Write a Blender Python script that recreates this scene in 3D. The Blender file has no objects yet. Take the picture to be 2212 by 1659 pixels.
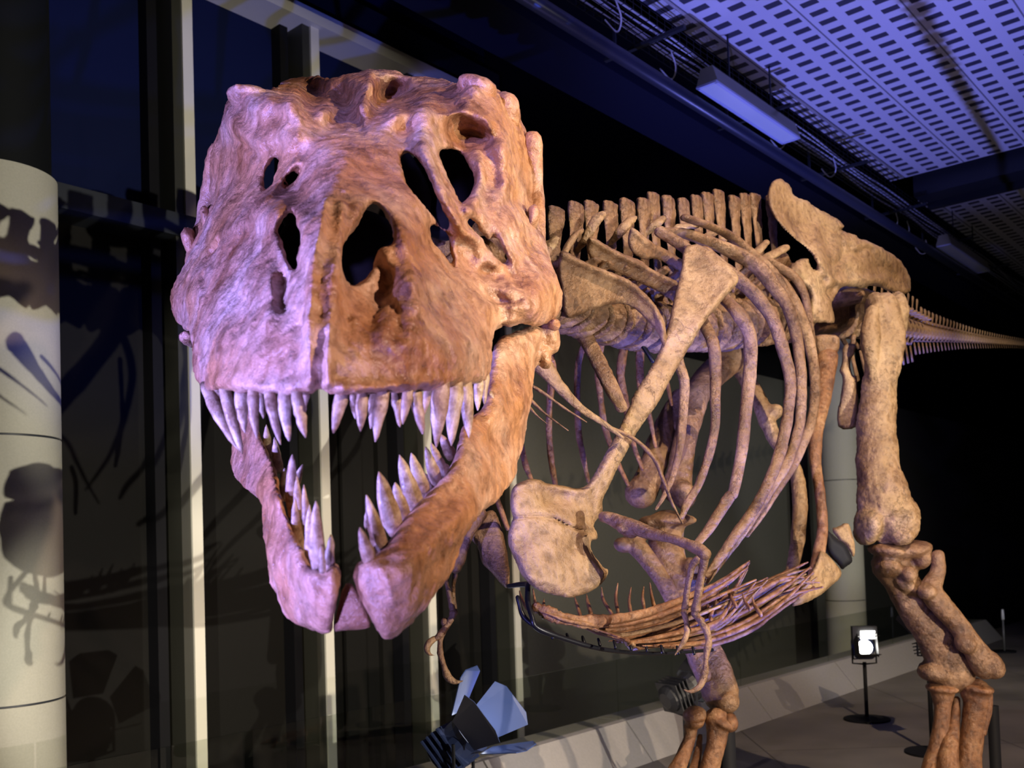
import bpy, bmesh, math, random
import numpy as np
from mathutils import Vector, Matrix
random.seed(7)
rng = np.random.default_rng(7)
C = bpy.context.scene.collection
SC = bpy.context.scene

# ------------------------------------------------------------------ camera
F = 2100.0; CX, CY = 1106.0, 1100.0
EYE = np.array([0.0, 0.0, 1.6])
_p = math.radians(2.0); _r = math.atan(.032)
_fw = np.array([0, math.cos(_p), math.sin(_p)])
_up0 = np.array([0, -math.sin(_p), math.cos(_p)])
_rt0 = np.array([1.0, 0, 0])
RT = math.cos(_r) * _rt0 - math.sin(_r) * _up0
UP = math.sin(_r) * _rt0 + math.cos(_r) * _up0
cam = bpy.data.cameras.new('camera'); co = bpy.data.objects.new('camera', cam); C.objects.link(co)
co.matrix_world = Matrix(((RT[0], UP[0], -_fw[0], EYE[0]), (RT[1], UP[1], -_fw[1], EYE[1]), (RT[2], UP[2], -_fw[2], EYE[2]), (0, 0, 0, 1)))
cam.sensor_width = 36.0; cam.lens = F / 2212 * 36.0
cam.shift_y = (CY - 829.5) / 2212; cam.clip_start = .05; cam.clip_end = 100
cam.dof.use_dof = True; cam.dof.focus_distance = 2.9; cam.dof.aperture_fstop = 5.0
SC.camera = co

def P(px, py, d):
    px = np.asarray(px, float); py = np.asarray(py, float); d = np.asarray(d, float)
    return EYE + d[..., None] * (_fw + ((px - CX) / F)[..., None] * RT + ((CY - py) / F)[..., None] * UP)
def PV(px, py, d): return Vector(P(px, py, d).tolist())

# ------------------------------------------------------------------ world, lights, exposure
SC.view_settings.view_transform = 'Standard'; SC.view_settings.look = 'None'
SC.view_settings.gamma = 1; SC.view_settings.exposure = 0.15; SC.view_settings.use_curve_mapping = False
w = bpy.data.worlds.new('world'); SC.world = w; w.use_nodes = True
w.node_tree.nodes['Background'].inputs[0].default_value = (.05, .06, .10, 1)
w.node_tree.nodes['Background'].inputs[1].default_value = .025

def spot(name, loc, target, color, power, size_deg, blend=.3, radius=.05):
    l = bpy.data.lights.new(name, 'SPOT'); l.energy = power; l.color = color
    l.spot_size = math.radians(size_deg); l.spot_blend = blend; l.shadow_soft_size = radius
    o = bpy.data.objects.new(name, l); C.objects.link(o); o.location = loc
    o.rotation_euler = (Vector(target) - Vector(loc)).to_track_quat('-Z', 'Y').to_euler()
    return o
# violet-blue floods in front on the left of the skull
spot('violet_flood', (-1.85, .55, 1.5), (-.15, 2.3, 2.3), (.28, .26, 1.0), 820, 56, .6, .03)
spot('violet_top', (-.95, -.3, 3.1), (-.05, 2.3, 2.68), (.30, .27, 1.0), 420, 27, .7, .03)
spot('violet_front', (-.75, -.35, .55), (-.15, 2.1, 2.05), (.34, .28, 1.0), 420, 34, .6, .03)
spot('violet_low', (-1.1, 1.3, .35), (.8, 3.8, 2.5), (.28, .26, 1.0), 70, 46, .5, .03)
# blue floor flood behind the near leg, throws the tail's shadow on the ceiling
spot('ceiling_flood', (3.0, 7.05, .95), (3.7, 7.4, 5.6), (.20, .22, 1.0), 520, 92, .6, .03)
spot('violet_rim', (-.2, 4.6, .6), (1.0, 4.0, 2.5), (.34, .28, 1.0), 110, 90, .5, .04)
spot('wall_blue', (1.9, 3.3, .5), (-2.4, 6.9, 5.2), (.07, .13, 1.0), 500, 50, .5, .01)
# warm key from above right, then warm spots and washes from several sides
spot('warm_key', (2.7, 1.3, 5.3), (1.9, 4.9, 1.7), (1.0, .79, .56), 1400, 66, .4, .02)
spot('warm_front', (1.2, -.6, 2.4), (1.5, 4.6, 1.8), (1.0, .78, .58), 90, 46, .6, .02)
spot('warm_tail', (6.2, 4.0, 4.2), (4.0, 8.4, 2.8), (1.0, .80, .58), 420, 50, .5, .03)
spot('warm_skull', (2.2, .5, 2.9), (-.1, 2.1, 2.2), (1.0, .68, .50), 380, 42, .6, .03)
spot('warm_low', (4.4, 3.2, .5), (2.0, 5.1, 1.0), (1.0, .80, .62), 200, 50, .6, .03)
spot('wall_wash', (4.4, -.2, 1.3), (-3, 8, 1.7), (1.0, .92, .78), 1800, 52, .4, .015)
spot('post_wash', (-1.7, -.8, 1.7), (-1.75, 8.2, .7), (1.0, .93, .80), 1100, 22, .5, .03)  # pair of unseen washes added to brighten the posts, clear of the skull
spot('post_wash', (-1.7, -.8, 1.7), (-1.85, 8.2, 2.7), (1.0, .93, .80), 650, 17, .5, .03)
spot('hall_wash', (6.0, 5.2, 2.6), (3.6, 13.0, 1.6), (1.0, .98, .88), 430, 60, .5, .05)  # unseen wash added to lift the wall behind the ribs
spot('plinth_lamp', (.15, 4.9, .95), (.9, 7.1, .1), (1.0, .90, .84), 70, 75, .6, .02)
spot('column_wash', (6.4, 6.2, 2.4), (4.85, 14.2, 2.4), (1.0, .98, .88), 420, 26, .5, .04)  # unseen wash added to brighten the distant column


# ------------------------------------------------------------------ helpers
def link(name, me, mat=None, parent=None):
    o = bpy.data.objects.new(name, me); C.objects.link(o)
    if mat: me.materials.append(mat)
    if parent: o.parent = parent
    return o
def mesh(name, verts, faces, mat=None, parent=None, smooth=True):
    me = bpy.data.meshes.new(name); me.from_pydata([tuple(map(float, v)) for v in verts], [], [tuple(map(int, f)) for f in faces]); me.update()
    if smooth: me.polygons.foreach_set('use_smooth', [True] * len(me.polygons))
    return link(name, me, mat, parent)
def bmobj(name, bm, mat=None, parent=None, smooth=False):
    bmesh.ops.recalc_face_normals(bm, faces=bm.faces)
    me = bpy.data.meshes.new(name); bm.to_mesh(me); bm.free()
    if smooth: me.polygons.foreach_set('use_smooth', [True] * len(me.polygons))
    return link(name, me, mat, parent)
def empty(name, loc=(0, 0, 0), label=None, cat=None, group=None):
    o = bpy.data.objects.new(name, None); C.objects.link(o); o.location = loc
    tag(o, label, cat, group); return o
def tag(o, label=None, cat=None, group=None, kind=None):
    if label: o['label'] = label
    if cat: o['category'] = cat
    if group: o['group'] = group
    if kind: o['kind'] = kind
    return o
def struct(o): o['kind'] = 'structure'; return o

def box(bm, c, ax, ay, az):
    """box with centre c and half-axis vectors"""
    c, ax, ay, az = Vector(c), Vector(ax), Vector(ay), Vector(az)
    vs = [bm.verts.new(c + sx * ax + sy * ay + sz * az) for sx in (-1, 1) for sy in (-1, 1) for sz in (-1, 1)]
    for f in ((0, 1, 3, 2), (4, 6, 7, 5), (0, 4, 5, 1), (2, 3, 7, 6), (0, 2, 6, 4), (1, 5, 7, 3)):
        bm.faces.new([vs[i] for i in f])
def ring_tube(bm, pts, radii, n=10, flat=None, flatdir=None, cap=True):
    """swept tube through world points; flat = ratio of the second axis, flatdir = wide axis"""
    pts = [Vector([float(c) for c in p]) for p in pts]; radii = [float(r) for r in radii]; rings = []; prev = None
    for i, p in enumerate(pts):
        t = (pts[min(i + 1, len(pts) - 1)] - pts[max(i - 1, 0)]).normalized()
        if flatdir is not None:
            a = Vector(flatdir[i]) if isinstance(flatdir, list) else Vector(flatdir)
            a = (a - t * a.dot(t)).normalized()
        else:
            a = prev if prev is not None else (Vector((0, 0, 1)) if abs(t.z) < .9 else Vector((1, 0, 0)))
            a = (a - t * a.dot(t)).normalized()
        prev = a; b = t.cross(a); fl = 1 if flat is None else (flat[i] if isinstance(flat, (list, tuple)) else flat)
        rings.append([bm.verts.new(p + radii[i] * (math.cos(2 * math.pi * k / n) * a + fl * math.sin(2 * math.pi * k / n) * b)) for k in range(n)])
    for r0, r1 in zip(rings, rings[1:]):
        for k in range(n): bm.faces.new((r0[k], r0[(k + 1) % n], r1[(k + 1) % n], r1[k]))
    if cap:
        bm.faces.new(rings[0][::-1]); bm.faces.new(rings[-1])
def catmull(P0, n=6):
    """rows of control values -> smooth rows"""
    A = np.asarray(P0, float)
    if len(A) < 3: return np.array([A[0] + (A[-1] - A[0]) * t for t in np.linspace(0, 1, n + 1)])
    Q = np.vstack([2 * A[0] - A[1], A, 2 * A[-1] - A[-2]]); out = []
    for i in range(1, len(Q) - 2):
        for t in np.arange(n) / n:
            a, b, c, d = Q[i - 1], Q[i], Q[i + 1], Q[i + 2]
            out.append(.5 * ((2 * b) + (-a + c) * t + (2 * a - 5 * b + 4 * c - d) * t * t + (-a + 3 * b - 3 * c + d) * t ** 3))
    out.append(Q[-2]); return np.array(out)
def px_tube(bm, ctrl, n=6, seg=10, flat=None, flatdir=None, rough=.06, round_ends=True):
    """ctrl rows: px, py, depth, radius px"""
    S = catmull(ctrl, n)
    S[:, 3] = np.maximum(S[:, 3], .4)
    W = P(S[:, 0], S[:, 1], S[:, 2]); R = S[:, 3] * S[:, 2] / F
    R = R * (1 + rough * rng.standard_normal(len(R)))
    W, R = list(map(Vector, W.tolist())), list(R)
    if round_ends:
        t0 = (W[0] - W[1]).normalized(); t1 = (W[-1] - W[-2]).normalized(); r0, r1 = R[0], R[-1]
        W = [W[0] + t0 * r0 * .8, W[0] + t0 * r0 * .5] + W + [W[-1] + t1 * r1 * .5, W[-1] + t1 * r1 * .8]
        R = [r0 * .35, r0 * .8] + R + [r1 * .8, r1 * .35]
    ring_tube(bm, W, R, seg, flat, flatdir)
def blob(bm, px, py, d, rx, ry, rz, rot=0, sub=3):
    """ellipsoid: radii rx, ry in px at that depth, rz in metres along the view"""
    m = bmesh.ops.create_icosphere(bm, subdivisions=sub, radius=1)
    c = PV(px, py, d); k = d / F; ca, sa = math.cos(rot), math.sin(rot)
    X = Vector(RT.tolist()) * ca + Vector(UP.tolist()) * sa; Y = -Vector(RT.tolist()) * sa + Vector(UP.tolist()) * ca; Z = Vector(_fw.tolist())
    for v in m['verts']:
        q = v.co.copy(); v.co = c + X * q.x * rx * k + Y * q.y * ry * k + Z * q.z * rz
_tex = {}
def clouds(size, depth=2, kind='CLOUDS'):
    k = (size, depth, kind)
    if k not in _tex:
        t = bpy.data.textures.new('bone_relief', kind); t.noise_scale = size
        if kind == 'CLOUDS': t.noise_depth = depth
        _tex[k] = t
    return _tex[k]
def organic(o, voxel=None, smooth=2, disp=.004, size=.05, fine=0, fsize=.015):
    if voxel:
        m = o.modifiers.new('join', 'REMESH'); m.mode = 'VOXEL'; m.voxel_size = voxel; m.use_smooth_shade = True
    if smooth:
        m = o.modifiers.new('soften', 'SMOOTH'); m.iterations = smooth; m.factor = .5
    if disp:
        m = o.modifiers.new('relief', 'DISPLACE'); m.texture = clouds(size); m.strength = disp; m.mid_level = .5; m.texture_coords = 'GLOBAL'
    if fine:
        m = o.modifiers.new('grain', 'DISPLACE'); m.texture = clouds(fsize); m.strength = fine; m.mid_level = .5; m.texture_coords = 'GLOBAL'
    return o

def tidy(o):
    """weld and drop stray slivers left at the traced border"""
    bm = bmesh.new(); bm.from_mesh(o.data); bmesh.ops.remove_doubles(bm, verts=bm.verts[:], dist=.0004)
    seen = set(); groups = []
    for v in bm.verts:
        if v.index in seen: continue
        st = [v]; g = []; seen.add(v.index)
        while st:
            q = st.pop(); g.append(q)
            for e in q.link_edges:
                w_ = e.other_vert(q)
                if w_.index not in seen: seen.add(w_.index); st.append(w_)
        groups.append(g)
    big = max(len(g) for g in groups)
    dead = [v for g in groups if len(g) < big * .2 for v in g]
    if dead: bmesh.ops.delete(bm, geom=dead, context='VERTS')
    bmesh.ops.recalc_face_normals(bm, faces=bm.faces[:]); bm.to_mesh(o.data); bm.free()
    o.data.polygons.foreach_set('use_smooth', [True] * len(o.data.polygons))

# ---- relief solid: outline and holes traced, own depth field and thickness
def _seg_dist(X, Y, poly, closed=True):
    poly = np.asarray(poly, float); A = poly; B = np.roll(poly, -1, 0)
    if not closed: A, B = poly[:-1], poly[1:]
    best = np.full(X.shape, 1e9); nx = np.zeros(X.shape); ny = np.zeros(X.shape); tt = np.zeros(X.shape)
    for i, (a, b) in enumerate(zip(A, B)):
        dx, dy = b - a; L = dx * dx + dy * dy + 1e-9
        t = np.clip(((X - a[0]) * dx + (Y - a[1]) * dy) / L, 0, 1)
        qx = a[0] + t * dx; qy = a[1] + t * dy; dd = np.hypot(X - qx, Y - qy); m = dd < best
        best[m] = dd[m]; nx[m] = qx[m]; ny[m] = qy[m]; tt[m] = (i + t[m]) / len(A)
    return best, nx, ny, tt
def _inside(X, Y, poly):
    poly = np.asarray(poly, float); ins = np.zeros(X.shape, bool)
    for (x0, y0), (x1, y1) in zip(poly, np.roll(poly, -1, 0)):
        if y0 == y1: continue
        c = ((y0 > Y) != (y1 > Y)) & (X < (x1 - x0) * (Y - y0) / (y1 - y0) + x0)
        ins ^= c
    return ins
def smooth_poly(p, it=1):
    p = np.asarray(p, float)
    for _ in range(it):
        q = np.roll(p, -1, 0); p = np.stack([.75 * p + .25 * q, .25 * p + .75 * q], 1).reshape(-1, 2)
    return p
def rbf(pts, X, Y, c=30.0, lam=0.0):
    pts = np.asarray(pts, float); n = len(pts); x, y, v = pts[:, 0], pts[:, 1], pts[:, 2]
    if n < 3: return np.full(X.shape, v.mean())
    K = np.sqrt((x[:, None] - x) ** 2 + (y[:, None] - y) ** 2 + c * c)
    A = np.zeros((n + 1, n + 1)); A[:n, :n] = K + lam * np.eye(n); A[:n, n] = 1; A[n, :n] = 1
    s = np.linalg.lstsq(A, np.append(v, 0), rcond=None)[0]
    out = np.full(X.shape, s[n])
    for i in range(n): out += s[i] * np.sqrt((X - x[i]) ** 2 + (Y - y[i]) ** 2 + c * c)
    return out
def relief(name, outline, depth, thick=.05, rpx=25, res=6, holes=(), hole_r=14, feats=(), pits=(), it=1, mat=None, parent=None, c=30.0, flare=None, into=None):
    """feats: (polyline, width px, height m toward the viewer); pits: (px, py, radius px, depth m)"""
    O = smooth_poly(outline, it); H = [smooth_poly(h, 1) for h in holes]
    x0, y0 = O.min(0) - 2 * res; x1, y1 = O.max(0) + 2 * res
    gx = np.arange(x0, x1 + res, res); gy = np.arange(y0, y1 + res, res); X, Y = np.meshgrid(gx, gy)
    ins = _inside(X, Y, O); 
    do, nx, ny, _ = _seg_dist(X, Y, O)
    h = np.clip(do / rpx, 0, 1); h = np.sqrt(np.clip(1 - (1 - h) ** 2, 0, 1))
    bx, by, bd = nx.copy(), ny.copy(), do.copy()
    for Hh in H:
        ih = _inside(X, Y, Hh); ins &= ~ih
        dh, hx, hy, _ = _seg_dist(X, Y, Hh)
        g = np.clip(dh / hole_r, 0, 1); g = np.sqrt(np.clip(1 - (1 - g) ** 2, 0, 1)); h = np.minimum(h, g)
        m = dh < bd; bx[m] = hx[m]; by[m] = hy[m]; bd[m] = dh[m]
    # cells touching the inside; outside corners and near-boundary inside ones snap to the boundary
    cell = ins[:-1, :-1] | ins[1:, :-1] | ins[:-1, 1:] | ins[1:, 1:]
    use = np.zeros(X.shape, bool)
    use[:-1, :-1] |= cell; use[1:, :-1] |= cell; use[:-1, 1:] |= cell; use[1:, 1:] |= cell
    snap = use & (~ins | (bd < res * .3))
    VX = np.where(snap, bx, X); VY = np.where(snap, by, Y); h = np.where(snap, 0, h)
    D = rbf(depth, VX, VY, c)
    Dfront = D.copy()
    for pl, wd, amp in feats:
        dd, _, _, _ = _seg_dist(VX, VY, pl, False); Dfront -= amp * np.exp(-(dd / wd) ** 2)
    for (qx, qy, r, dp) in pits:
        Dfront += dp * np.exp(-(np.hypot(VX - qx, VY - qy) / r) ** 2)
    thick0 = thick
    gyd, gxd = np.gradient(rbf(depth, X, Y, c), res)
    slope = np.hypot(gxd, gyd) * F / np.maximum(D, .5)
    thick = thick * np.clip(np.sqrt(1 + slope ** 2), 1, 3.0)
    ef = Dfront + thick0 / 2 * (1 - h)
    eb = np.maximum(D + thick - (thick - thick0 / 2) * (1 - h), ef + .6 * thick * h + .002)
    eb = np.where(snap, ef, eb)
    fr = P(VX, VY, ef); bk = P(VX, VY, eb)
    idx = -np.ones(X.shape, int); idb = idx.copy(); V = []
    for j, i in zip(*np.nonzero(use)):
        idx[j, i] = len(V); V.append(fr[j, i])
        if snap[j, i]: idb[j, i] = idx[j, i]
        else: idb[j, i] = len(V); V.append(bk[j, i])
    Fc = []
    for j, i in zip(*np.nonzero(cell)):
        for ix, rev in ((idx, 0), (idb, 1)):
            q = [ix[j, i], ix[j + 1, i], ix[j + 1, i + 1], ix[j, i + 1]]
            if snap[j, i] and snap[j + 1, i] and snap[j + 1, i + 1] and snap[j, i + 1]: continue
            Fc.append(q[::-1] if rev else q)
    if into is not None:
        vs = [into.verts.new(v) for v in V]
        for f in Fc:
            if len(set(f)) == 4:
                try: into.faces.new([vs[k] for k in f])
                except ValueError: pass
        return None
    me_o = mesh(name, V, Fc, mat, parent); tidy(me_o)
    return me_o
# ------------------------------------------------------------------ materials
def nodemat(name):
    m = bpy.data.materials.new(name); m.use_nodes = True
    return m, m.node_tree, m.node_tree.nodes['Principled BSDF']
def plain(name, col, rough=.6, metal=0.0, bump=0, scale=20, emit=None, es=0, var=0):
    m, t, b = nodemat(name)
    b.inputs['Base Color'].default_value = (*col, 1); b.inputs['Roughness'].default_value = rough; b.inputs['Metallic'].default_value = metal
    if rough >= .6: b.inputs['Specular IOR Level'].default_value = .12
    if emit: b.inputs['Emission Color'].default_value = (*emit, 1); b.inputs['Emission Strength'].default_value = es
    if bump or var:
        tc = t.nodes.new('ShaderNodeTexCoord'); n = t.nodes.new('ShaderNodeTexNoise'); n.inputs['Scale'].default_value = scale; n.inputs['Detail'].default_value = 5
        t.links.new(tc.outputs['Object'], n.inputs['Vector'])
        if bump:
            bp = t.nodes.new('ShaderNodeBump'); bp.inputs['Strength'].default_value = bump; bp.inputs['Distance'].default_value = .01
            t.links.new(n.outputs['Fac'], bp.inputs['Height']); t.links.new(bp.outputs['Normal'], b.inputs['Normal'])
        if var:
            r = t.nodes.new('ShaderNodeValToRGB'); r.color_ramp.elements[0].position = .3; r.color_ramp.elements[1].position = .7
            r.color_ramp.elements[0].color = (*[c * (1 - var) for c in col], 1); r.color_ramp.elements[1].color = (*[min(1, c * (1 + var)) for c in col], 1)
            t.links.new(n.outputs['Fac'], r.inputs['Fac']); t.links.new(r.outputs['Color'], b.inputs['Base Color'])
    return m
def bone(name, dark, mid, light, scale=6, rough=.42, bump=.5, bscale=45, crack=.25, stain=None, stain_amt=0.0):
    m, t, b = nodemat(name); N = t.nodes.new; L = t.links.new
    tc = N('ShaderNodeTexCoord')
    def noise(sc, det=6, ro=.6, dist=0.0):
        n = N('ShaderNodeTexNoise'); n.inputs['Scale'].default_value = sc; n.inputs['Detail'].default_value = det; n.inputs['Roughness'].default_value = ro; n.inputs['Distortion'].default_value = dist
        L(tc.outputs['Object'], n.inputs['Vector']); return n
    def ramp(src, p0, c0, p1, c1):
        r = N('ShaderNodeValToRGB'); r.color_ramp.elements[0].position = p0; r.color_ramp.elements[0].color = (*c0, 1); r.color_ramp.elements[1].position = p1; r.color_ramp.elements[1].color = (*c1, 1)
        L(src, r.inputs['Fac']); return r
    def mixc(kind, fac, a_, b_):
        x = N('ShaderNodeMixRGB'); x.blend_type = kind
        if isinstance(fac, float): x.inputs[0].default_value = fac
        else: L(fac, x.inputs[0])
        L(a_, x.inputs[1])
        if isinstance(b_, tuple): x.inputs[2].default_value = (*b_, 1)
        else: L(b_, x.inputs[2])
        return x.outputs[0]
    n1 = noise(scale, 8, .62, .15)
    r = ramp(n1.outputs['Fac'], .34, dark, .66, light); k = r.color_ramp.elements.new(.5); k.color = (*mid, 1)
    col = r.outputs[0]
    if stain:
        ns = noise(scale * .55, 4, .55, .3); rs_ = ramp(ns.outputs['Fac'], .46, (0, 0, 0), .60, (stain_amt,) * 3)
        col = mixc('MIX', rs_.outputs[0], col, stain)
    n2 = noise(bscale, 6, .68); d = ramp(n2.outputs['Fac'], .36, (.52, .46, .42), .52, (1, 1, 1))
    col = mixc('MULTIPLY', .85, col, d.outputs[0])
    n3 = noise(scale * 3.2, 6, .62, 0.0); d3 = ramp(n3.outputs['Fac'], .34, (.5, .45, .42), .50, (1, 1, 1))
    col = mixc('MULTIPLY', .7, col, d3.outputs[0])
    v = N('ShaderNodeTexVoronoi'); v.feature = 'DISTANCE_TO_EDGE'; v.inputs['Scale'].default_value = scale * .7
    mv = N('ShaderNodeMixRGB'); mv.inputs['Fac'].default_value = .35; L(tc.outputs['Object'], mv.inputs[1]); L(n3.outputs['Color'], mv.inputs[2]); L(mv.outputs[0], v.inputs['Vector'])
    cr = ramp(v.outputs['Distance'], 0, (1 - crack,) * 3, .012, (1, 1, 1))
    col = mixc('MULTIPLY', 1.0, col, cr.outputs[0])
    L(col, b.inputs['Base Color'])
    rr = N('ShaderNodeMapRange'); rr.inputs['To Min'].default_value = rough - .12; rr.inputs['To Max'].default_value = rough + .18; L(n3.outputs['Fac'], rr.inputs['Value']); L(rr.outputs[0], b.inputs['Roughness'])
    ad = N('ShaderNodeMath'); ad.operation = 'MULTIPLY_ADD'; ad.inputs[1].default_value = 1.7; L(n3.outputs['Fac'], ad.inputs[0]); L(n2.outputs['Fac'], ad.inputs[2])
    ad2 = N('ShaderNodeMath'); ad2.operation = 'MULTIPLY_ADD'; ad2.inputs[1].default_value = .4; L(cr.outputs[0], ad2.inputs[0]); L(ad.outputs[0], ad2.inputs[2])
    bp = N('ShaderNodeBump'); bp.inputs['Strength'].default_value = bump; bp.inputs['Distance'].default_value = .012
    L(ad2.outputs[0], bp.inputs['Height']); L(bp.outputs[0], b.inputs['Normal'])
    return m
M_SKULL = bone('skull_bone', (.26, .11, .05), (.42, .23, .14), (.56, .39, .29), scale=5, rough=.28, bump=.7, bscale=24, crack=.25, stain=(.44, .20, .07), stain_amt=.6)
M_BONE = bone('body_bone', (.085, .037, .015), (.18, .092, .042), (.29, .17, .09), scale=4.5, rough=.38, bump=.8, bscale=44, crack=.4)
M_LIGHTBONE = bone('pale_bone', (.16, .085, .036), (.26, .155, .075), (.35, .23, .125), scale=3, rough=.42, bump=.8, bscale=34, crack=.4)
M_REDBONE = bone('red_brown_bone', (.09, .032, .012), (.19, .08, .032), (.30, .155, .075), scale=8, rough=.30, bump=.7, bscale=50)
M_TOOTH = bone('tooth_enamel', (.22, .13, .07), (.42, .30, .19), (.60, .50, .38), scale=14, rough=.22, bump=.25, bscale=70, crack=.35)
M_STEEL = plain('black_steel', (.012, .012, .016), .35, .6)
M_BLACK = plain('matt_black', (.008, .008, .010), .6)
M_WALLDARK = plain('dark_panel', (.010, .0095, .0085), .7, bump=.05, scale=60, var=.06)
M_WALLBLUE = plain('blue_drape', (.004, .008, .045), .8, bump=.1, scale=8)
M_FRAME = plain('dark_frame', (.018, .022, .030), .5)
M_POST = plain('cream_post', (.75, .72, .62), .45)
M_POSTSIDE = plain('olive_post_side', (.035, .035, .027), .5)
M_COLUMN = plain('cream_column', (.42, .41, .34), .6, bump=.04, scale=90, var=.05)
M_COLUMNBASE = plain('yellowed_column_base', (.42, .38, .22), .5)
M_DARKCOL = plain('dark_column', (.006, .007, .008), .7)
M_CEIL = plain('ceiling_black', (.006, .007, .012), .8)
M_PLINTH = plain('grey_plinth', (.22, .205, .195), .6, bump=.04, scale=50, var=.05)
M_LAMPBODY = plain('lamp_housing', (.30, .30, .20), .4)
M_DIFF = plain('lamp_diffuser', (.80, .88, .90), .3)
M_WHITE = plain('white_cable', (.7, .72, .75), .4)
M_LENS = plain('lamp_lens', (.9, .95, 1), .2, emit=(.86, .92, 1), es=9)
M_LENSW = plain('warm_lamp_lens', (1, 1, 1), .2, emit=(1, .98, .92), es=12)
def floor_mat():
    m, t, b = nodemat('concrete_floor'); N = t.nodes.new; L = t.links.new
    tc = N('ShaderNodeTexCoord'); n = N('ShaderNodeTexNoise'); n.inputs['Scale'].default_value = .9; n.inputs['Detail'].default_value = 9
    L(tc.outputs['Object'], n.inputs['Vector'])
    r = N('ShaderNodeValToRGB'); r.color_ramp.elements[0].position = .3; r.color_ramp.elements[0].color = (.075, .066, .058, 1)
    r.color_ramp.elements[1].position = .72; r.color_ramp.elements[1].color = (.19, .165, .14, 1); L(n.outputs['Fac'], r.inputs['Fac'])
    br = N('ShaderNodeTexBrick'); br.offset = 0; br.inputs['Scale'].default_value = .55; br.inputs['Mortar Size'].default_value = .004
    br.inputs['Color1'].default_value = br.inputs['Color2'].default_value = (1, 1, 1, 1); br.inputs['Mortar'].default_value = (.45, .45, .45, 1)
    br.inputs['Brick Width'].default_value = 1; br.inputs['Row Height'].default_value = 1
    L(tc.outputs['Object'], br.inputs['Vector'])
    mx = N('ShaderNodeMixRGB'); mx.blend_type = 'MULTIPLY'; mx.inputs[0].default_value = 1; L(r.outputs[0], mx.inputs[1]); L(br.outputs[0], mx.inputs[2])
    L(mx.outputs[0], b.inputs['Base Color']); b.inputs['Roughness'].default_value = .55
    return m
M_FLOOR = floor_mat()
def perf_mat():
    """perforated steel decking: rows of slots, three per tray, seams between trays"""
    m, t, b = nodemat('perforated_ceiling'); N = t.nodes.new; L = t.links.new
    tc = N('ShaderNodeTexCoord'); sp = N('ShaderNodeSeparateXYZ'); L(tc.outputs['Object'], sp.inputs[0])
    def mth(op, a, bb=None):
        n = N('ShaderNodeMath'); n.operation = op
        for i, q in enumerate((a, bb)):
            if q is None: continue
            if isinstance(q, (int, float)): n.inputs[i].default_value = q
            else: L(q, n.inputs[i])
        return n.outputs[0]
    TR, SL = .62, .17
    u = mth('FRACT', mth('DIVIDE', sp.outputs['Y'], TR))         # across the tray
    row = mth('FRACT', mth('MULTIPLY', u, 3.0))
    v = mth('FRACT', mth('DIVIDE', sp.outputs['X'], SL))
    a = mth('MULTIPLY', mth('GREATER_THAN', row, .20), mth('LESS_THAN', row, .80))
    c = mth('MULTIPLY', mth('GREATER_THAN', v, .28), mth('LESS_THAN', v, .72))
    slot = mth('MULTIPLY', a, c)
    seam = mth('LESS_THAN', u, .02)
    k = mth('MAXIMUM', slot, mth('MULTIPLY', seam, .8))
    mx = N('ShaderNodeMixRGB'); L(k, mx.inputs[0]); mx.inputs[1].default_value = (.8, .8, .86, 1); mx.inputs[2].default_value = (.06, .06, .09, 1)
    L(mx.outputs[0], b.inputs['Base Color']); b.inputs['Roughness'].default_value = .5
    return m
M_PERF = perf_mat()
def glass_mat():
    m = bpy.data.materials.new('balustrade_glass'); m.use_nodes = True; t = m.node_tree; t.nodes.clear(); N = t.nodes.new; L = t.links.new
    o = N('ShaderNodeOutputMaterial'); tr = N('ShaderNodeBsdfTransparent'); tr.inputs[0].default_value = (.86, .88, .85, 1)
    g = N('ShaderNodeBsdfGlossy'); g.inputs['Roughness'].default_value = .01; g.inputs['Color'].default_value = (.9, .95, 1, 1)
    f = N('ShaderNodeFresnel'); f.inputs['IOR'].default_value = 1.45
    mx = N('ShaderNodeMixShader'); ge = N('ShaderNodeNewGeometry'); sb = N('ShaderNodeMath'); sb.operation = 'SUBTRACT'; sb.inputs[0].default_value = 1; L(ge.outputs['Backfacing'], sb.inputs[1]); ml = N('ShaderNodeMath'); ml.operation = 'MULTIPLY'; L(f.outputs[0], ml.inputs[0]); L(sb.outputs[0], ml.inputs[1]); L(ml.outputs[0], mx.inputs[0]); L(tr.outputs[0], mx.inputs[1]); L(g.outputs[0], mx.inputs[2]); L(mx.outputs[0], o.inputs[0])
    return m
M_GLASS = glass_mat()
M_WALLGREY = plain('grey_hall_wall', (.10, .10, .088), .75, bump=.03, scale=40, var=.05)
M_DOORDARK = plain('black_barn_door', (.01, .01, .012), .5)
# ------------------------------------------------------------------ the hall
WD = Vector((.654, .7565, 0)).normalized(); WN = Vector((WD.y, -WD.x, 0)); ZZ = Vector((0, 0, 1))
WB = Vector(P(430, 1190, 7.3).tolist()); WB.z = 0          # post 1 foot
def wp(a, off, z): return WB + a * WD + off * WN + z * ZZ
def wbox(name, a0, a1, o0, o1, z0, z1, mat, parent=None, bev=0):
    bm = bmesh.new(); box(bm, wp((a0 + a1) / 2, (o0 + o1) / 2, (z0 + z1) / 2), WD * (a1 - a0) / 2, WN * (o1 - o0) / 2, ZZ * (z1 - z0) / 2)
    if bev: bmesh.ops.bevel(bm, geom=bm.edges[:], offset=bev, segments=2, affect='EDGES')
    return bmobj(name, bm, mat, parent)
CEILZ = 7.2
LOW = -1.3
GB = Vector(P(1250, 1570, 6.74).tolist()); GB.z = 0
GO = (GB - WB).dot(WN)
struct(wbox('floor', -9, 30, GO - .25, 16, LOW - .2, 0, M_FLOOR))
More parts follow.
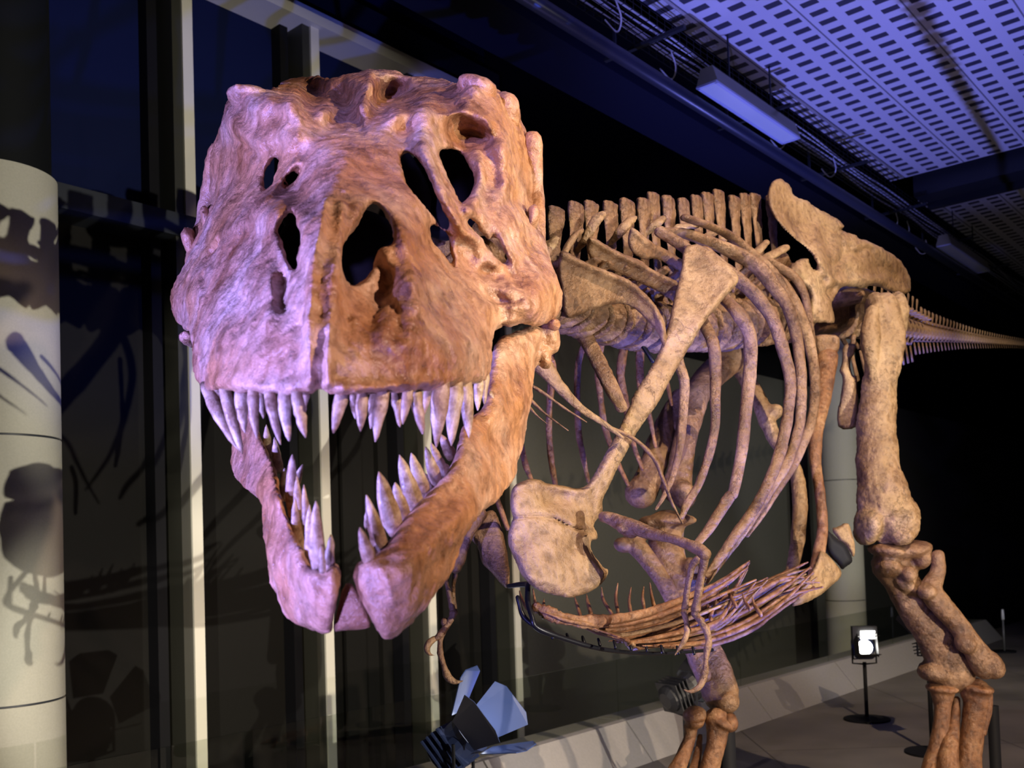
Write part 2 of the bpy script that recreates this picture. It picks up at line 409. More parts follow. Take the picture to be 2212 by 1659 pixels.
struct(wbox('floor', -9, 30, -.4, GO - .25, LOW - .2, LOW, M_BLACK))
struct(wbox('wall_left', -9, 3.75, -.4, -.2, LOW, 4.02, M_WALLDARK))
struct(wbox('wall_left', 3.75, 30, -.4, -.12, LOW, 4.02, M_WALLGREY))
struct(wbox('wall_left_upper', -9, 3.6, -.4, -.18, 4.02, CEILZ, M_WALLBLUE))
struct(wbox('wall_left_upper', 3.6, 30, -.4, -.18, 4.02, CEILZ, M_BLACK))
struct(wbox('wall_far', 30, 30.2, -.4, 16, 0, CEILZ, M_BLACK))
struct(wbox('ceiling', -9, 30, -.4, 16, CEILZ, CEILZ + .2, M_CEIL))
struct(wbox('trim_1', -9, 3.6, -.2, .10, 3.95, 4.12, M_FRAME))
# tall window posts: dark box with a lit cream nosing
for n in range(-2, 4):
    a = n * 1.2 - .11
    if n == -1: continue
    top = 6.05
    g = .10
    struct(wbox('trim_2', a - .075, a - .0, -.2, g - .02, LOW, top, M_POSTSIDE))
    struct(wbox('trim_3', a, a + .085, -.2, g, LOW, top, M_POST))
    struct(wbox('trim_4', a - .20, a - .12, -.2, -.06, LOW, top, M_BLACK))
struct(wbox('trim_5', -9, 3.6, -.2, .16, 6.02, 6.14, M_POST))
struct(wbox('trim_6', -9, 3.6, -.2, .02, 6.14, 6.5, M_FRAME))
# vertical fold battens of the dark lower panels
for n in range(1, 3):
    for k, (s, wd_, m) in enumerate(((.30, .22, M_WALLDARK), (.72, .10, M_WALLDARK))):
        struct(wbox('trim_7', n * 1.2 + s, n * 1.2 + s + wd_, -.2, -.14, LOW, 3.95, m))
def cyl(bm, c, r, z0, z1, n=48):
    ring_tube(bm, [(c[0], c[1], z0), (c[0], c[1], z1)], [r, r], n)
def column(cx, cy, r, mat_low, zt, mat_top, label):
    e = empty('round_column', (cx, cy, 0), label, 'column')
    def seg(nm, z0, z1, rr, mat):
        bm = bmesh.new(); ring_tube(bm, [(0, 0, z0), (0, 0, z1)], [rr, rr], 64)
        o = bmobj(nm, bm, mat, e, True)
        m = o.modifiers.new('sharp', 'EDGE_SPLIT'); m.split_angle = .6
        return o
    for z0, z1, rr in mat_low: seg('column_casing', z0 + .006, z1 - .006, rr, M_COLUMN)
    seg('column_core', LOW, zt, r - .012, M_FRAME)
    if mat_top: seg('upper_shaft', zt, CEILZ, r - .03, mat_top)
    return e
pl = P(15, 1200, 5.35); 
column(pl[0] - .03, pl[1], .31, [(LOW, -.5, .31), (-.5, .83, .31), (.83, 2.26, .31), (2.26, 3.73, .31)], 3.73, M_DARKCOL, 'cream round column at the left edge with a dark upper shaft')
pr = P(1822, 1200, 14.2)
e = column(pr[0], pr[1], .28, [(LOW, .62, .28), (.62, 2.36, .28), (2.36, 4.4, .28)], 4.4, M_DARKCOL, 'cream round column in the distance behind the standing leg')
# sloped plinth with glass balustrade
def gp(a, off, z): return GB + a * WD + off * WN + z * ZZ
HP, HG = .27, .715
seams = [-5.2, -3.1, -1.0, 0.55, 2.45, 4.35, 6.2, 8.0, 9.8]
for i, (s0, s1) in enumerate(zip(seams, seams[1:])):
    bm = bmesh.new(); g = .008
    prof = [(-.25, 0), (.24, 0), (.02, HP), (-.25, HP)]
    A = [bm.verts.new(gp(s0 + g, o, z)) for o, z in prof]; B = [bm.verts.new(gp(s1 - g, o, z)) for o, z in prof]
    bm.faces.new(A); bm.faces.new(B[::-1])
    for k in range(4): bm.faces.new((A[k], B[k], B[(k + 1) % 4], A[(k + 1) % 4]))
    o = bmobj('sloped_plinth_panel', bm, M_PLINTH)
    struct(o); o.name = 'baseboard_left' 
spots_ = ['left end of the barrier, in front of the cream column', 'below the open jaws, left part', 'between the blue floor light and the jaws', 'behind the bone rib cage, just right of the blue floor light', 'behind the lowered right foot', 'right of the far leg towards the distant column', 'under the distant round column', 'last one into the dark']
for i, (s0, s1) in enumerate(zip(seams, seams[1:])):
    bm = bmesh.new(); box(bm, gp((s0 + s1) / 2, -.05, (HP - .05 + HG) / 2), WD * ((s1 - s0) / 2 - .006), WN * .006, ZZ * (HG - HP + .05) / 2)
    o = bmobj('glass_panel', bm, M_GLASS)
    tag(o, 'clear glass balustrade pane, ' + spots_[i], 'glass pane', 'glass panes on the plinth')
# ceiling: perforated decking bays, beams, tray, pipes
PZ = 5.55
cp = P(1924, 387, (PZ - 1.6) * F / (1147 - 387)); PE = Vector(cp.tolist()); PE.z = 0
def perf(name, a0, a1, o0, o1, z):
    bm = bmesh.new(); box(bm, (0, 0, 0), ((a1 - a0) / 2, 0, 0), (0, (o1 - o0) / 2, 0), (0, 0, .03))
    o = bmobj(name, bm, M_PERF); c = PE + (a0 + a1) / 2 * WD + (o0 + o1) / 2 * WN
    o.location = (c.x, c.y, z); o.rotation_euler = (0, 0, math.atan2(WD.y, WD.x)); return o
tag(perf('perforated_ceiling_panel', -9.5, 0, 0, 9, PZ), 'large blue lit perforated ceiling panel above the ribs', 'ceiling panel')
tag(perf('perforated_ceiling_panel', .9, 9, 0, 9, PZ), 'dim perforated ceiling panel beyond the dark cross beam', 'ceiling panel')
def pe(a, off, z): return PE + a * WD + off * WN + z * ZZ
def pbox(name, a0, a1, o0, o1, z0, z1, mat, parent=None):
    bm = bmesh.new(); box(bm, pe((a0 + a1) / 2, (o0 + o1) / 2, (z0 + z1) / 2), WD * (a1 - a0) / 2, WN * (o1 - o0) / 2, ZZ * (z1 - z0) / 2)
    return bmobj(name, bm, mat, parent)
def at_z(px, py, z):
    k = _fw[2] + (px - CX) / F * RT[2] + (CY - py) / F * UP[2]
    return Vector(P(px, py, (z - 1.6) / k).tolist())
def ao(px, py, z):
    q = at_z(px, py, z) - PE; return q.dot(WD), q.dot(WN)
# dark beam across the ceiling and rails
a0, o0 = ao(1300, 96, 4.9)
o = pbox('cross_beam', .15, .45, o0 + .08, 9, PZ - .22, PZ + .1, M_FRAME); tag(o, 'dark steel beam crossing under the end of the blue ceiling panel', 'beam')
o = pbox('cross_pipe', .62, .70, o0 + .08, 9, PZ - .24, PZ - .16, M_FRAME); tag(o, 'thin dark pipe running alongside the cross beam', 'pipe')
# long pipe
a0, o0 = ao(1300, 96, 4.9)
bm = bmesh.new(); ring_tube(bm, [pe(-11, o0, 4.9), pe(12, o0, 4.9)], [.05, .05], 14)
PIPE = plain('dark_pipe', (.03, .035, .06), .35)
tag(bmobj('ceiling_pipe', bm, PIPE, None, True), 'long dark pipe running under the ceiling beside the strip lights', 'pipe')
a0, o1 = ao(1230, 96, 5.3)
o = pbox('ceiling_duct', -11, 12, o1 - .5, o1, 5.3, 5.45, plain('navy_duct', (.01, .012, .03), .6)); tag(o, 'wide flat navy duct left of the long ceiling pipe', 'duct')
# cable tray (wire basket) with cables
a0, ot = ao(1448, 112, 5.2)
tr = empty('cable_tray', pe(0, ot, 5.2), 'wire basket cable tray with pale cables beside the blue ceiling panel', 'cable tray')
inv = Matrix.Translation(-tr.location)
bm = bmesh.new()
for k in range(7):
    off = ot - .13 + k * .043
    ring_tube(bm, [pe(-9.5, off, 5.2), pe(9, off, 5.2)], [.0035] * 2, 5)
for sgn in (-1, 1):
    for zz in (.04, .08): ring_tube(bm, [pe(-9.5, ot + sgn * .13, 5.2 + zz), pe(9, ot + sgn * .13, 5.2 + zz)], [.0035] * 2, 5)
a = -9.4
while a < 9:
    ring_tube(bm, [pe(a, ot - .13, 5.28), pe(a, ot - .13, 5.2), pe(a, ot + .13, 5.2), pe(a, ot + .13, 5.28)], [.003] * 4, 5, flatdir=(0, .01, 1)); a += .1
bm.transform(inv); bmobj('wire_basket', bm, plain('tray_wire', (.03, .03, .035), .4, .8), tr)
for k in range(5):
    bm = bmesh.new(); pts = []
    for s in range(75):
        a = -9.4 + s * .25
        pts.append(pe(a, ot - .08 + .04 * k + .012 * math.sin(a * 2.3 + k * 2) , 5.222 + .008 * math.sin(a * 3.1 + k)))
    ring_tube(bm, pts, [.0075] * len(pts), 6); bm.transform(inv); bmobj('cable', bm, M_WHITE, tr, True)
for k, (px, py) in enumerate(((1330, 20), (1450, 130), (1690, 290), (1935, 470), (1960, 490), (2000, 530), (1800, 355))):
    bm = bmesh.new(); c = at_z(px, py, 5.14); s = .12
    pts = [c + Vector((0, 0, .07)), c + WD * .06 - ZZ * .02, c + WD * s + WN * -.05 - ZZ * .06, c + WD * .17 - WN * .12 - ZZ * .04, c + WD * .10 - WN * .16 + ZZ * .03]
    W = catmull([tuple(p) for p in pts], 5); ring_tube(bm, W.tolist(), [.006] * len(W), 6); bm.transform(inv); bmobj('cable_loop', bm, M_WHITE, tr, True)
for a in np.arange(-8.5, 9, 1.7).tolist():
    bm = bmesh.new(); box(bm, pe(a, ot - .05, 5.17), WN * .34, WD * .018, ZZ * .012); box(bm, pe(a, ot - .30, 5.32), WN * .01, WD * .01, ZZ * .16)
    bm.transform(inv); bmobj('bracket', bm, M_FRAME, tr)
# strip lights
def strip(p0, p1, z, label):
    A = at_z(*p0, z); d = WD; L = (at_z(*p1, z) - A).dot(WD)
    e = empty('strip_light', A + WD * L / 2 + ZZ * .16, label, 'strip light'); inv = Matrix.Translation(-e.location)
    bm = bmesh.new(); prof = [(-.085, 0), (-.085, .02), (-.05, .13), (.05, .13), (.085, .02), (.085, 0)]
    R0 = [bm.verts.new(A + WN * o + ZZ * z_) for o, z_ in prof]; R1 = [bm.verts.new(A + WD * L + WN * o + ZZ * z_) for o, z_ in prof]
    bm.faces.new(R0); bm.faces.new(R1[::-1])
    for k in range(6): bm.faces.new((R0[k], R1[k], R1[(k + 1) % 6], R0[(k + 1) % 6]))
    bm.transform(inv); bmobj('housing', bm, M_LAMPBODY, e)
    bm = bmesh.new(); box(bm, A + WD * L / 2 - ZZ * .004, WD * (L / 2 - .012), WN * .064, ZZ * .004); bm.transform(inv); bmobj('diffuser', bm, M_DIFF, e)
    bm = bmesh.new()
    for s in (-1, 1): box(bm, A + WD * L / 2 + WN * s * .074 - ZZ * .004, WD * L / 2, WN * .012, ZZ * .008)
    for q in (0, L): box(bm, A + WD * q - ZZ * .004, WD * .012, WN * .085, ZZ * .008)
    bm.transform(inv); bmobj('rim', bm, plain('lamp_rim', (.62, .68, .9), .4), e)
    for q in (.25, .75):
        bm = bmesh.new(); box(bm, A + WD * L * q + ZZ * .35, WD * .006, WN * .006, ZZ * .2); bm.transform(inv); bmobj('hanger', bm, M_FRAME, e)
strip((1527, 182), (1716, 300), 5.0, 'near white strip light under the cable tray, unlit')
strip((2038, 530), (2128, 586), 5.0, 'far small strip light down the dark ceiling, right side')
# pendant lamp far away
q = PV(2158, 688, 20); e = empty('pendant_lamp', q, 'small conical pale pendant lamp in the distance above the tail', 'lamp')
bm = bmesh.new(); ring_tube(bm, [(0, 0, .14), (0, 0, .10), (0, 0, .0), (0, 0, -.03)], [.03, .07, .125, .13], 24); bmobj('lamp_shade', bm, plain('pale_shade', (.45, .5, .42), .5), e, True)
bm = bmesh.new(); ring_tube(bm, [(0, 0, -.03), (0, 0, -.10)], [.02, .015], 12); bmobj('bulb', bm, plain('bulb', (.8, .8, .8), .3), e, True)
bm = bmesh.new(); ring_tube(bm, [(0, 0, .14), (0, 0, CEILZ - q.z)], [.004, .004], 6); bmobj('cord', bm, M_BLACK, e)
# wall switch frame
q0 = Vector(P(1563, 1045, 1).tolist()) - Vector(EYE.tolist())
base = wp(0, -.2, 0); t = (base - Vector(EYE.tolist())).dot(WN) / q0.dot(WN); sw = Vector(EYE.tolist()) + q0 * t
bm = bmesh.new()
for s in (-1, 1): box(bm, sw + WD * s * .05, WD * .006, WN * .02, ZZ * .085)
box(bm, sw + ZZ * .085, WD * .056, WN * .02, ZZ * .006)
tag(bmobj('wall_bracket', bm, M_WHITE), 'small pale bracket on the dark wall seen between the ribs', 'bracket')

# ---- floor spotlights with barn doors
def barn_light(px, py, d, yaw, tilt, label, lens=M_LENS, s=1.0, blue=(.02, .03, .08), doors=None, sp=.09):
    q = PV(px, py, d); e = empty('floor_spotlight', (q.x, q.y, 0), label, 'spotlight')
    Rm = Matrix.Translation((0, 0, q.z)) @ Matrix.Rotation(yaw, 4, 'Z') @ Matrix.Rotation(tilt, 4, 'X')     # lens looks along local +Y
    mb = plain('spot_body', blue, .4)
    bm = bmesh.new(); ring_tube(bm, [(0, -.16 * s, 0), (0, -.14 * s, 0), (0, .02 * s, 0), (0, .05 * s, 0)], [.05 * s, .085 * s, .09 * s, .10 * s], 20)
    for k in range(4): box(bm, (0, (-.12 + .03 * k) * s, 0), (.098 * s, 0, 0), (0, .004 * s, 0), (0, 0, .098 * s))
    bm.transform(Rm); bmobj('lamp_body', bm, mb, e)
    bm = bmesh.new(); ring_tube(bm, [(0, .052 * s, 0), (0, .060 * s, 0)], [.075 * s, .06 * s], 24); bm.transform(Rm); bmobj('lens', bm, lens, e, True)
    for k in range(4):
        bm = bmesh.new(); w0, w1, L = .075 * s, .12 * s, .15 * s
        vs = [(-w0, 0, 0), (w0, 0, 0), (w1, L, sp * s), (w1 * .6, L * 1.15, sp * 1.2 * s), (-w1 * .6, L * 1.15, sp * 1.2 * s), (-w1, L, sp * s)]
        a = [bm.verts.new(Vector(v) + Vector((0, .055 * s, .10 * s))) for v in vs]; b = [bm.verts.new(Vector(v) + Vector((0, .055 * s, .104 * s))) for v in vs]
        bm.faces.new(a); bm.faces.new(b[::-1])
        for i in range(6): bm.faces.new((a[i], b[i], b[(i + 1) % 6], a[(i + 1) % 6]))
        bm.transform(Rm @ Matrix.Rotation(k * math.pi / 2, 4, 'Y')); bmobj('barn_door', bm, doors or plain('barn_door_metal', (.05, .08, .22), .3), e)
    bm = bmesh.new()
    for sx in (-1, 1): ring_tube(bm, [(sx * .115 * s, 0, q.z), (sx * .115 * s, 0, q.z - .15 * s), (0, 0, q.z - .16 * s)], [.008] * 3, 6, flatdir=(0, 1, 0))
    bm.transform(Matrix.Rotation(yaw, 4, 'Z')); bmobj('yoke', bm, M_BLACK, e)
    bm = bmesh.new(); ring_tube(bm, [(0, 0, .01), (0, 0, q.z - .14 * s)], [.016, .016], 12); bmobj('stand_pole', bm, M_BLACK, e, True)
    bm = bmesh.new(); ring_tube(bm, [(0, 0, 0), (0, 0, .015), (0, 0, .03)], [.19, .19, .03], 28); bmobj('round_base', bm, M_BLACK, e)
    return e, q
barn_light(1000, 1596, 4.2, math.radians(-108), math.radians(38), 'floor spotlight with open barn doors glowing blue, below the lower jaw', s=1.0)
e2, q2 = barn_light(1866, 1400, 8.3, math.radians(172), math.radians(14), 'floor spotlight with bright double beam on a round stand between the legs', M_LENSW, s=.85, doors=M_DOORDARK, sp=-.01)
RL = Matrix.Translation((0, 0, q2.z)) @ Matrix.Rotation(math.radians(172), 4, 'Z')
bm = bmesh.new(); box(bm, (-.03, .03, .115), (.058, 0, 0), (0, .005, 0), (0, .008, .034)); bm.transform(RL); bmobj('upper_lens', bm, M_LENSW, e2)
bm = bmesh.new(); box(bm, (-.01, -.02, .11), (.10, 0, 0), (0, .04, 0), (0, 0, .075)); bm.transform(RL); bmobj('upper_housing', bm, M_DOORDARK, e2)
barn_light(2003, 1378, 7.0, math.radians(20), math.radians(75), 'dark floor spotlight pointing up at the ceiling behind the standing leg', M_LENSW, s=.8, blue=(.008, .008, .01), doors=M_DOORDARK)
barn_light(1478, 1490, 6.0, math.radians(-60), math.radians(20), 'black floor spotlight half hidden behind the lowered right foot', M_LENSW, s=1.0, blue=(.008, .008, .01), doors=M_DOORDARK, sp=.03)

q = PV(2166, 1330, 12.5); e = empty('barrier_post', (q.x, q.y, 0), 'thin barrier post with a pale lit tip, alone in the dark at the far right', 'post')
bm = bmesh.new(); ring_tube(bm, [(0, 0, 0), (0, 0, q.z - .05)], [.012, .012], 10); bmobj('pole', bm, plain('grey_pole', (.12, .12, .12), .4), e, True)
bm = bmesh.new(); ring_tube(bm, [(0, 0, q.z - .05), (0, 0, q.z + .08)], [.02, .014], 10); bmobj('tip', bm, M_WHITE, e, True)
bm = bmesh.new(); ring_tube(bm, [(0, 0, 0), (0, 0, .02)], [.14, .14], 20); bmobj('round_base', bm, M_BLACK, e)
# ------------------------------------------------------------------ the skeleton
ROOTP = (1.6, 4.9, 0)
SK = empty('dinosaur_skeleton', ROOTP, 'huge mounted brown dinosaur skeleton with open toothed jaws facing the viewer', 'dinosaur skeleton')
def part(o, parent=SK):
    """keep world placement while parenting to the root or to another part"""
    o.parent = parent
    if parent is SK: o.matrix_parent_inverse = Matrix.Translation(-Vector(ROOTP))
    return o
def Q1(p): return [(350 + .3978 * x, 130 + .3978 * y) for x, y in p]
def Q2(p): return [(350 + .4339 * x, 700 + .4339 * y) for x, y in p]
OUT = [(368,655),(372,625),(398,578),(404,540),(402,510),(418,488),(434,480),(437,458),(447,440),(456,436),(452,405),(453,355),(465,300),(481,257),(489,232),(499,211),(517,197),(545,192),(575,193),(588,195),(597,185),(624,170),(660,165),(696,166),(722,168),(750,162),(788,151),(815,149),(843,150),(883,164),(927,166),(965,174),(990,181),(1002,170),(1018,170),(1036,178),(1066,192),(1094,208),(1112,234),(1136,281),(1151,329),(1156,365),(1157,400),(1158,440),(1152,452),(1165,488),(1176,520),(1185,548),(1205,607),(1216,645),(1212,672),(1192,695),(1161,707),(1146,702),(1130,693),(1112,704),(1085,705),(1070,699),(1066,722),(1062,760),(1062,787),(1056,812),(1044,826),(1018,828),(990,832),(960,840),(925,842),(895,847),(860,846),(830,852),(800,850),(780,857),(765,852),(749,858),(730,850),(714,852),(700,845),(691,832),(682,842),(671,849),(650,846),(620,854),(600,848),(585,855),(562,853),(540,845),(520,848),(493,838),(470,842),(441,842),(430,828),(422,808),(418,790),(415,745),(412,716),(396,708),(378,695)]
HOLES = [
 [(605,474),(618,458),(629,452),(640,470),(647,498),(654,515),(648,560),(645,592),(632,583),(622,568),(612,540),(604,515),(596,495)],
 [(807,436),(822,446),(833,460),(847,486),(850,510),(845,528),(826,528),(812,545),(806,570),(803,590),(786,604),(772,615),(758,622),(752,610),(741,590),(738,560),(738,530),(748,518),(760,504),(770,488),(778,470),(784,452)],
 [(868,328),(880,326),(895,333),(908,348),(919,368),(939,408),(955,438),(966,466),(972,492),(960,496),(945,482),(930,462),(907,440),(888,418),(878,398),(872,372),(863,348)],
 [(926,482),(940,486),(955,496),(968,510),(970,535),(980,560),(985,596),(974,575),(962,555),(944,534),(930,510)],
 [(945,324),(963,319),(982,322),(996,331),(1012,352),(1024,376),(1025,400),(1016,418),(1006,432),(998,445),(990,436),(978,408),(966,385),(955,360)],
 [(1004,466),(1018,470),(1030,480),(1036,498),(1048,504),(1058,520),(1066,505),(1076,516),(1084,534),(1092,552),(1104,572),(1090,570),(1074,560),(1056,543),(1042,524),(1028,508),(1012,490)],
 [(606,334),(594,338),(582,352),(570,372),(566,392),(570,404),(560,422),(548,432),(566,422),(582,408),(594,386),(602,360)],
 [(652,356),(642,362),(628,374),(612,394),(598,412),(588,428),(604,420),(626,402),(644,384),(652,370)],
 [(492,506),(478,510),(466,520),(452,542),(438,572),(446,568),(458,550),(474,530),(486,516)],
]
DEP = [(820,152,2.74),(700,166,2.74),(610,182,2.72),(960,172,2.74),(880,163,2.75),(700,200,2.68),(655,205,2.60),(690,217,2.60),(730,224,2.60),(762,226,2.50),(740,200,2.67),(788,212,2.42),(800,188,2.52),(822,222,2.60),(850,214,2.64),(890,204,2.62),(925,196,2.58),(800,165,2.70),
 (545,196,2.36),(510,215,2.40),(590,200,2.34),(640,212,2.32),(1010,172,2.44),(1060,195,2.46),(1095,225,2.55),
 (780,232,2.33),(700,235,2.30),(850,235,2.31),(915,222,2.33),(780,275,2.24),(700,270,2.24),(870,270,2.24),(600,250,2.22),(540,260,2.28),(940,250,2.26),
 (620,300,2.16),(560,300,2.22),(500,280,2.36),(475,300,2.50),(780,305,2.12),(740,305,2.12),(700,305,2.12),(820,300,2.14),(740,340,2.00),(700,340,2.03),(650,330,2.14),(850,320,2.12),(800,350,2.02),
 (740,380,1.90),(690,390,1.92),(790,400,1.91),(840,380,2.00),(640,420,2.02),(660,450,1.82),(720,430,1.80),(780,430,1.82),(850,430,1.88),(870,470,1.86),
 (700,480,1.67),(690,550,1.58),(725,500,1.70),(765,450,1.78),(690,620,1.53),(688,700,1.475),(688,780,1.46),(690,830,1.47),(725,620,1.56),(660,620,1.56),
 (440,835,1.90),(440,780,1.92),(430,720,2.02),(480,830,1.72),(500,780,1.68),(560,840,1.57),(560,780,1.58),(620,845,1.50),(620,790,1.51),(750,850,1.48),(760,790,1.49),(830,845,1.53),(830,790,1.53),(900,840,1.60),(900,780,1.59),(960,830,1.70),(965,770,1.68),(1020,820,1.84),(1020,770,1.82),(1055,800,1.98),(1060,740,2.04),
 (460,700,1.90),(500,700,1.77),(560,700,1.64),(620,700,1.57),(760,700,1.56),(830,690,1.58),(900,690,1.64),(960,690,1.76),(1010,700,1.88),(1045,710,2.00),
 (375,655,2.42),(400,660,2.32),(400,700,2.32),(420,620,2.26),(460,600,2.14),(500,610,1.98),(550,600,1.80),(590,600,1.72),(620,610,1.66),(655,600,1.60),
 (760,640,1.62),(800,640,1.68),(850,600,1.70),(890,600,1.70),(930,610,1.80),(970,620,1.92),(1000,640,1.98),(1060,600,2.16),(1100,600,2.20),(1150,610,2.24),(1195,620,2.36),(1210,650,2.45),(1160,660,2.20),(1110,660,2.14),(1080,690,2.16),(1160,700,2.28),
 (405,530,2.52),(430,500,2.48),(440,560,2.30),(470,540,2.22),(480,480,2.26),(520,500,2.12),(540,470,2.08),(560,520,1.98),(590,500,1.88),(600,450,1.92),(570,560,1.86),
 (880,520,1.78),(910,560,1.84),(860,540,1.75),(990,520,2.12),(1010,560,2.16),(1050,560,2.16),(960,510,2.10),
 (450,380,2.58),(460,330,2.52),(500,360,2.40),(520,420,2.26),(490,440,2.30),(540,370,2.28),(455,430,2.52),
 (930,310,2.14),(940,370,2.08),(960,430,2.06),(985,480,2.08),(1020,512,2.14),(890,310,2.16),
 (1000,270,2.38),(1040,300,2.40),(970,300,2.33),(1000,230,2.34),(1040,220,2.38),(1060,260,2.36),(1080,320,2.34),(1050,370,2.32),(1060,430,2.26),(1040,400,2.29),(1100,400,2.36),(1110,470,2.30),(1060,490,2.22),(1110,540,2.26),(1145,520,2.42),(1140,440,2.56),(1145,360,2.62),(1130,300,2.58),(1100,260,2.50),(1150,570,2.34)]
FE = [
 ([(702,430),(694,480),(676,560),(668,640),(666,720),(668,830)], 9, .022),
 ([(738,440),(734,520),(724,600),(716,680),(710,760),(706,830)], 8, .020),
 ([(716,440),(706,520),(694,600),(690,700),(690,835)], 6, -.020),
 ([(655,640),(645,720),(640,770)], 9, -.014),
 ([(748,640),(752,700),(742,760)], 10, -.012),
 ([(862,470),(880,540),(902,610),(905,680),(880,740)], 14, .020),
 ([(845,590),(842,640),(860,680),(850,730)], 7, -.022),
 ([(885,610),(890,665)],18,.018), ([(838,590),(845,650),(862,700),(880,735)],4.5,-.03), ([(906,640),(908,680),(895,712)],5,-.02), ([(738,640),(758,676),(772,700)],9,.018), ([(600,560),(612,610),(606,660)],8,-.015),
 ([(815,560),(830,600),(822,660),(800,700)], 14, -.030),
 ([(745,350),(720,400),(700,440)], 14, .018), ([(750,345),(790,390),(812,430)], 14, .014),
 ([(650,300),(690,280),(740,292),(775,278),(810,270),(850,258),(900,238)], 16, .016),
 ([(770,235),(773,262),(778,278)], 10, -.030), ([(746,250),(765,272)], 6, -.016), ([(812,248),(790,272)], 6, -.016),
 ([(645,205),(660,222),(690,236),(740,240),(780,236),(850,232),(900,214),(950,196)], 9, .028),
 ([(800,160),(798,185),(788,215),(784,232)], 9, .05),
 ([(545,230),(590,265),(620,290)], 16, .018), ([(505,300),(560,330),(600,318)], 9, -.018), ([(500,250),(520,290),(540,320)], 14, .02),
 ([(516,308),(545,332),(560,340)], 5, -.03),
 ([(640,345),(600,400),(560,450),(520,480),(470,520)], 12, .026), ([(620,320),(640,300),(650,260)], 10, .014),
 ([(655,400),(600,450),(560,480)], 10, .012),
 ([(470,520),(430,590),(405,640)], 14, .018), ([(520,520),(480,580),(450,640)], 12, -.012), ([(440,600),(450,650)],8,-.02),
 ([(590,470),(570,560),(590,640),(580,700)], 14, .016), ([(610,600),(600,650),(625,670)], 16, -.03), ([(520,640),(540,660),(510,720)], 12, -.012),
 ([(905,300),(930,360),(965,440),(1000,500),(1030,516)], 12, .030), ([(925,300),(950,370),(980,440),(1008,494)], 5, -.012),
 ([(872,318),(905,338)], 8, .01),
 ([(960,250),(1000,240),(1050,258),(1062,280)], 8, .028), ([(990,285),(1030,290),(1055,300)], 7, -.022),
 ([(1030,330),(1042,380),(1030,430),(1012,455)], 10, .024), ([(1070,220),(1090,280),(1095,360),(1085,420)], 14, .022), ([(1115,290),(1120,360),(1125,430)], 8, -.022),
 ([(1060,340),(1075,400),(1110,440)], 12, -.016), ([(1010,455),(1050,470),(1080,500),(1110,560)], 12, .014),
 ([(1120,500),(1135,550),(1165,600)], 12, .016), ([(1090,580),(1130,620),(1150,650)], 10, -.016), ([(1040,640),(1080,650),(1120,648)], 9, -.03),
 ([(1000,620),(1040,625),(1080,640)], 8, -.016), ([(960,600),(1000,620),(1040,650),(1060,680)], 10, .02),
 ([(1050,585),(1075,595)], 14, -.03), ([(1070,700),(1110,690)], 10, .02),
 ([(940,650),(980,700),(1000,760)], 12, -.010), ([(820,720),(860,760),(930,740)], 14, .008), ([(440,760),(470,700),(500,650)], 12, -.010),
 ([(470,640),(480,720),(450,800)],14,.01),
 ([(700,835),(740,838),(830,836),(900,828),(980,815),(1040,805)], 8, .010), ([(440,826),(500,826),(560,838),(640,838)], 8, .010)]
PITS = [(830,206,30,.11),(862,208,24,.07),(690,202,34,.08),(640,192,22,.04),(742,204,22,.05),(610,186,7,.02),(925,180,18,.02),
 (520,795,6,.014),(545,790,5,.014),(572,803,6,.014),(600,810,8,.016),(625,790,6,.014),(635,812,7,.016),(730,815,8,.014),(770,800,6,.008),(860,800,8,.010),(920,800,6,.010),(975,798,5,.010),(640,700,7,.02),
 (530,255,5,.012),(575,250,6,.012),(727,262,5,.014),(730,258,4,.01),(805,305,9,.008),(900,290,5,.012),(518,650,8,.016),(536,665,6,.012),(452,615,6,.016),(392,640,4,.012),
 (1012,205,8,.018),(985,232,8,.014),(1020,244,6,.014),(1140,310,9,.014),(1130,340,8,.014),(1100,350,7,.008),(1048,585,10,.03),(1090,370,10,.012),(1075,395,9,.010),(1167,622,3,.01),
 (880,640,9,.016),(868,610,7,.012),(950,700,6,.008),(900,640,5,.010),(800,740,9,.012),(840,770,10,.010),(720,690,6,.012),(480,760,8,.008),(500,700,7,.010),(540,740,9,.008)]
# teeth: base, tip, base width, depth at base / tip (zoom frame 2)
UT = [((232,330),(392,640),62,1.90,1.86),((318,330),(402,648),56,1.82,1.80),((275,330),(350,560),50,1.90,1.9),((395,325),(412,545),54,1.70,1.69),((455,330),(472,572),50,1.63,1.62),((500,345),(505,470),34,1.66,1.66),((535,340),(592,602),52,1.56,1.55),((610,345),(632,582),56,1.52,1.52),((672,345),(714,566),52,1.49,1.49),((725,330),(700,470),30,1.56,1.56),
 ((898,350),(855,540),58,1.50,1.50),((952,360),(965,470),30,1.62,1.64),((1000,355),(988,536),52,1.53,1.53),((1102,350),(1062,586),60,1.56,1.56),((1055,355),(1040,520),36,1.66,1.66),((1165,345),(1186,512),42,1.64,1.64),((1230,330),(1198,500),46,1.60,1.60),((1258,320),(1298,546),58,1.66,1.66),((1330,320),(1300,460),34,1.76,1.76),((1392,310),(1365,612),80,1.70,1.70),((1462,305),(1440,606),74,1.78,1.78),((1512,300),(1530,566),64,1.84,1.84),((1578,280),(1572,430),44,1.96,1.96),((1612,235),(1604,402),34,2.04,2.04),((1632,340),(1650,372),20,2.05,2.05)]
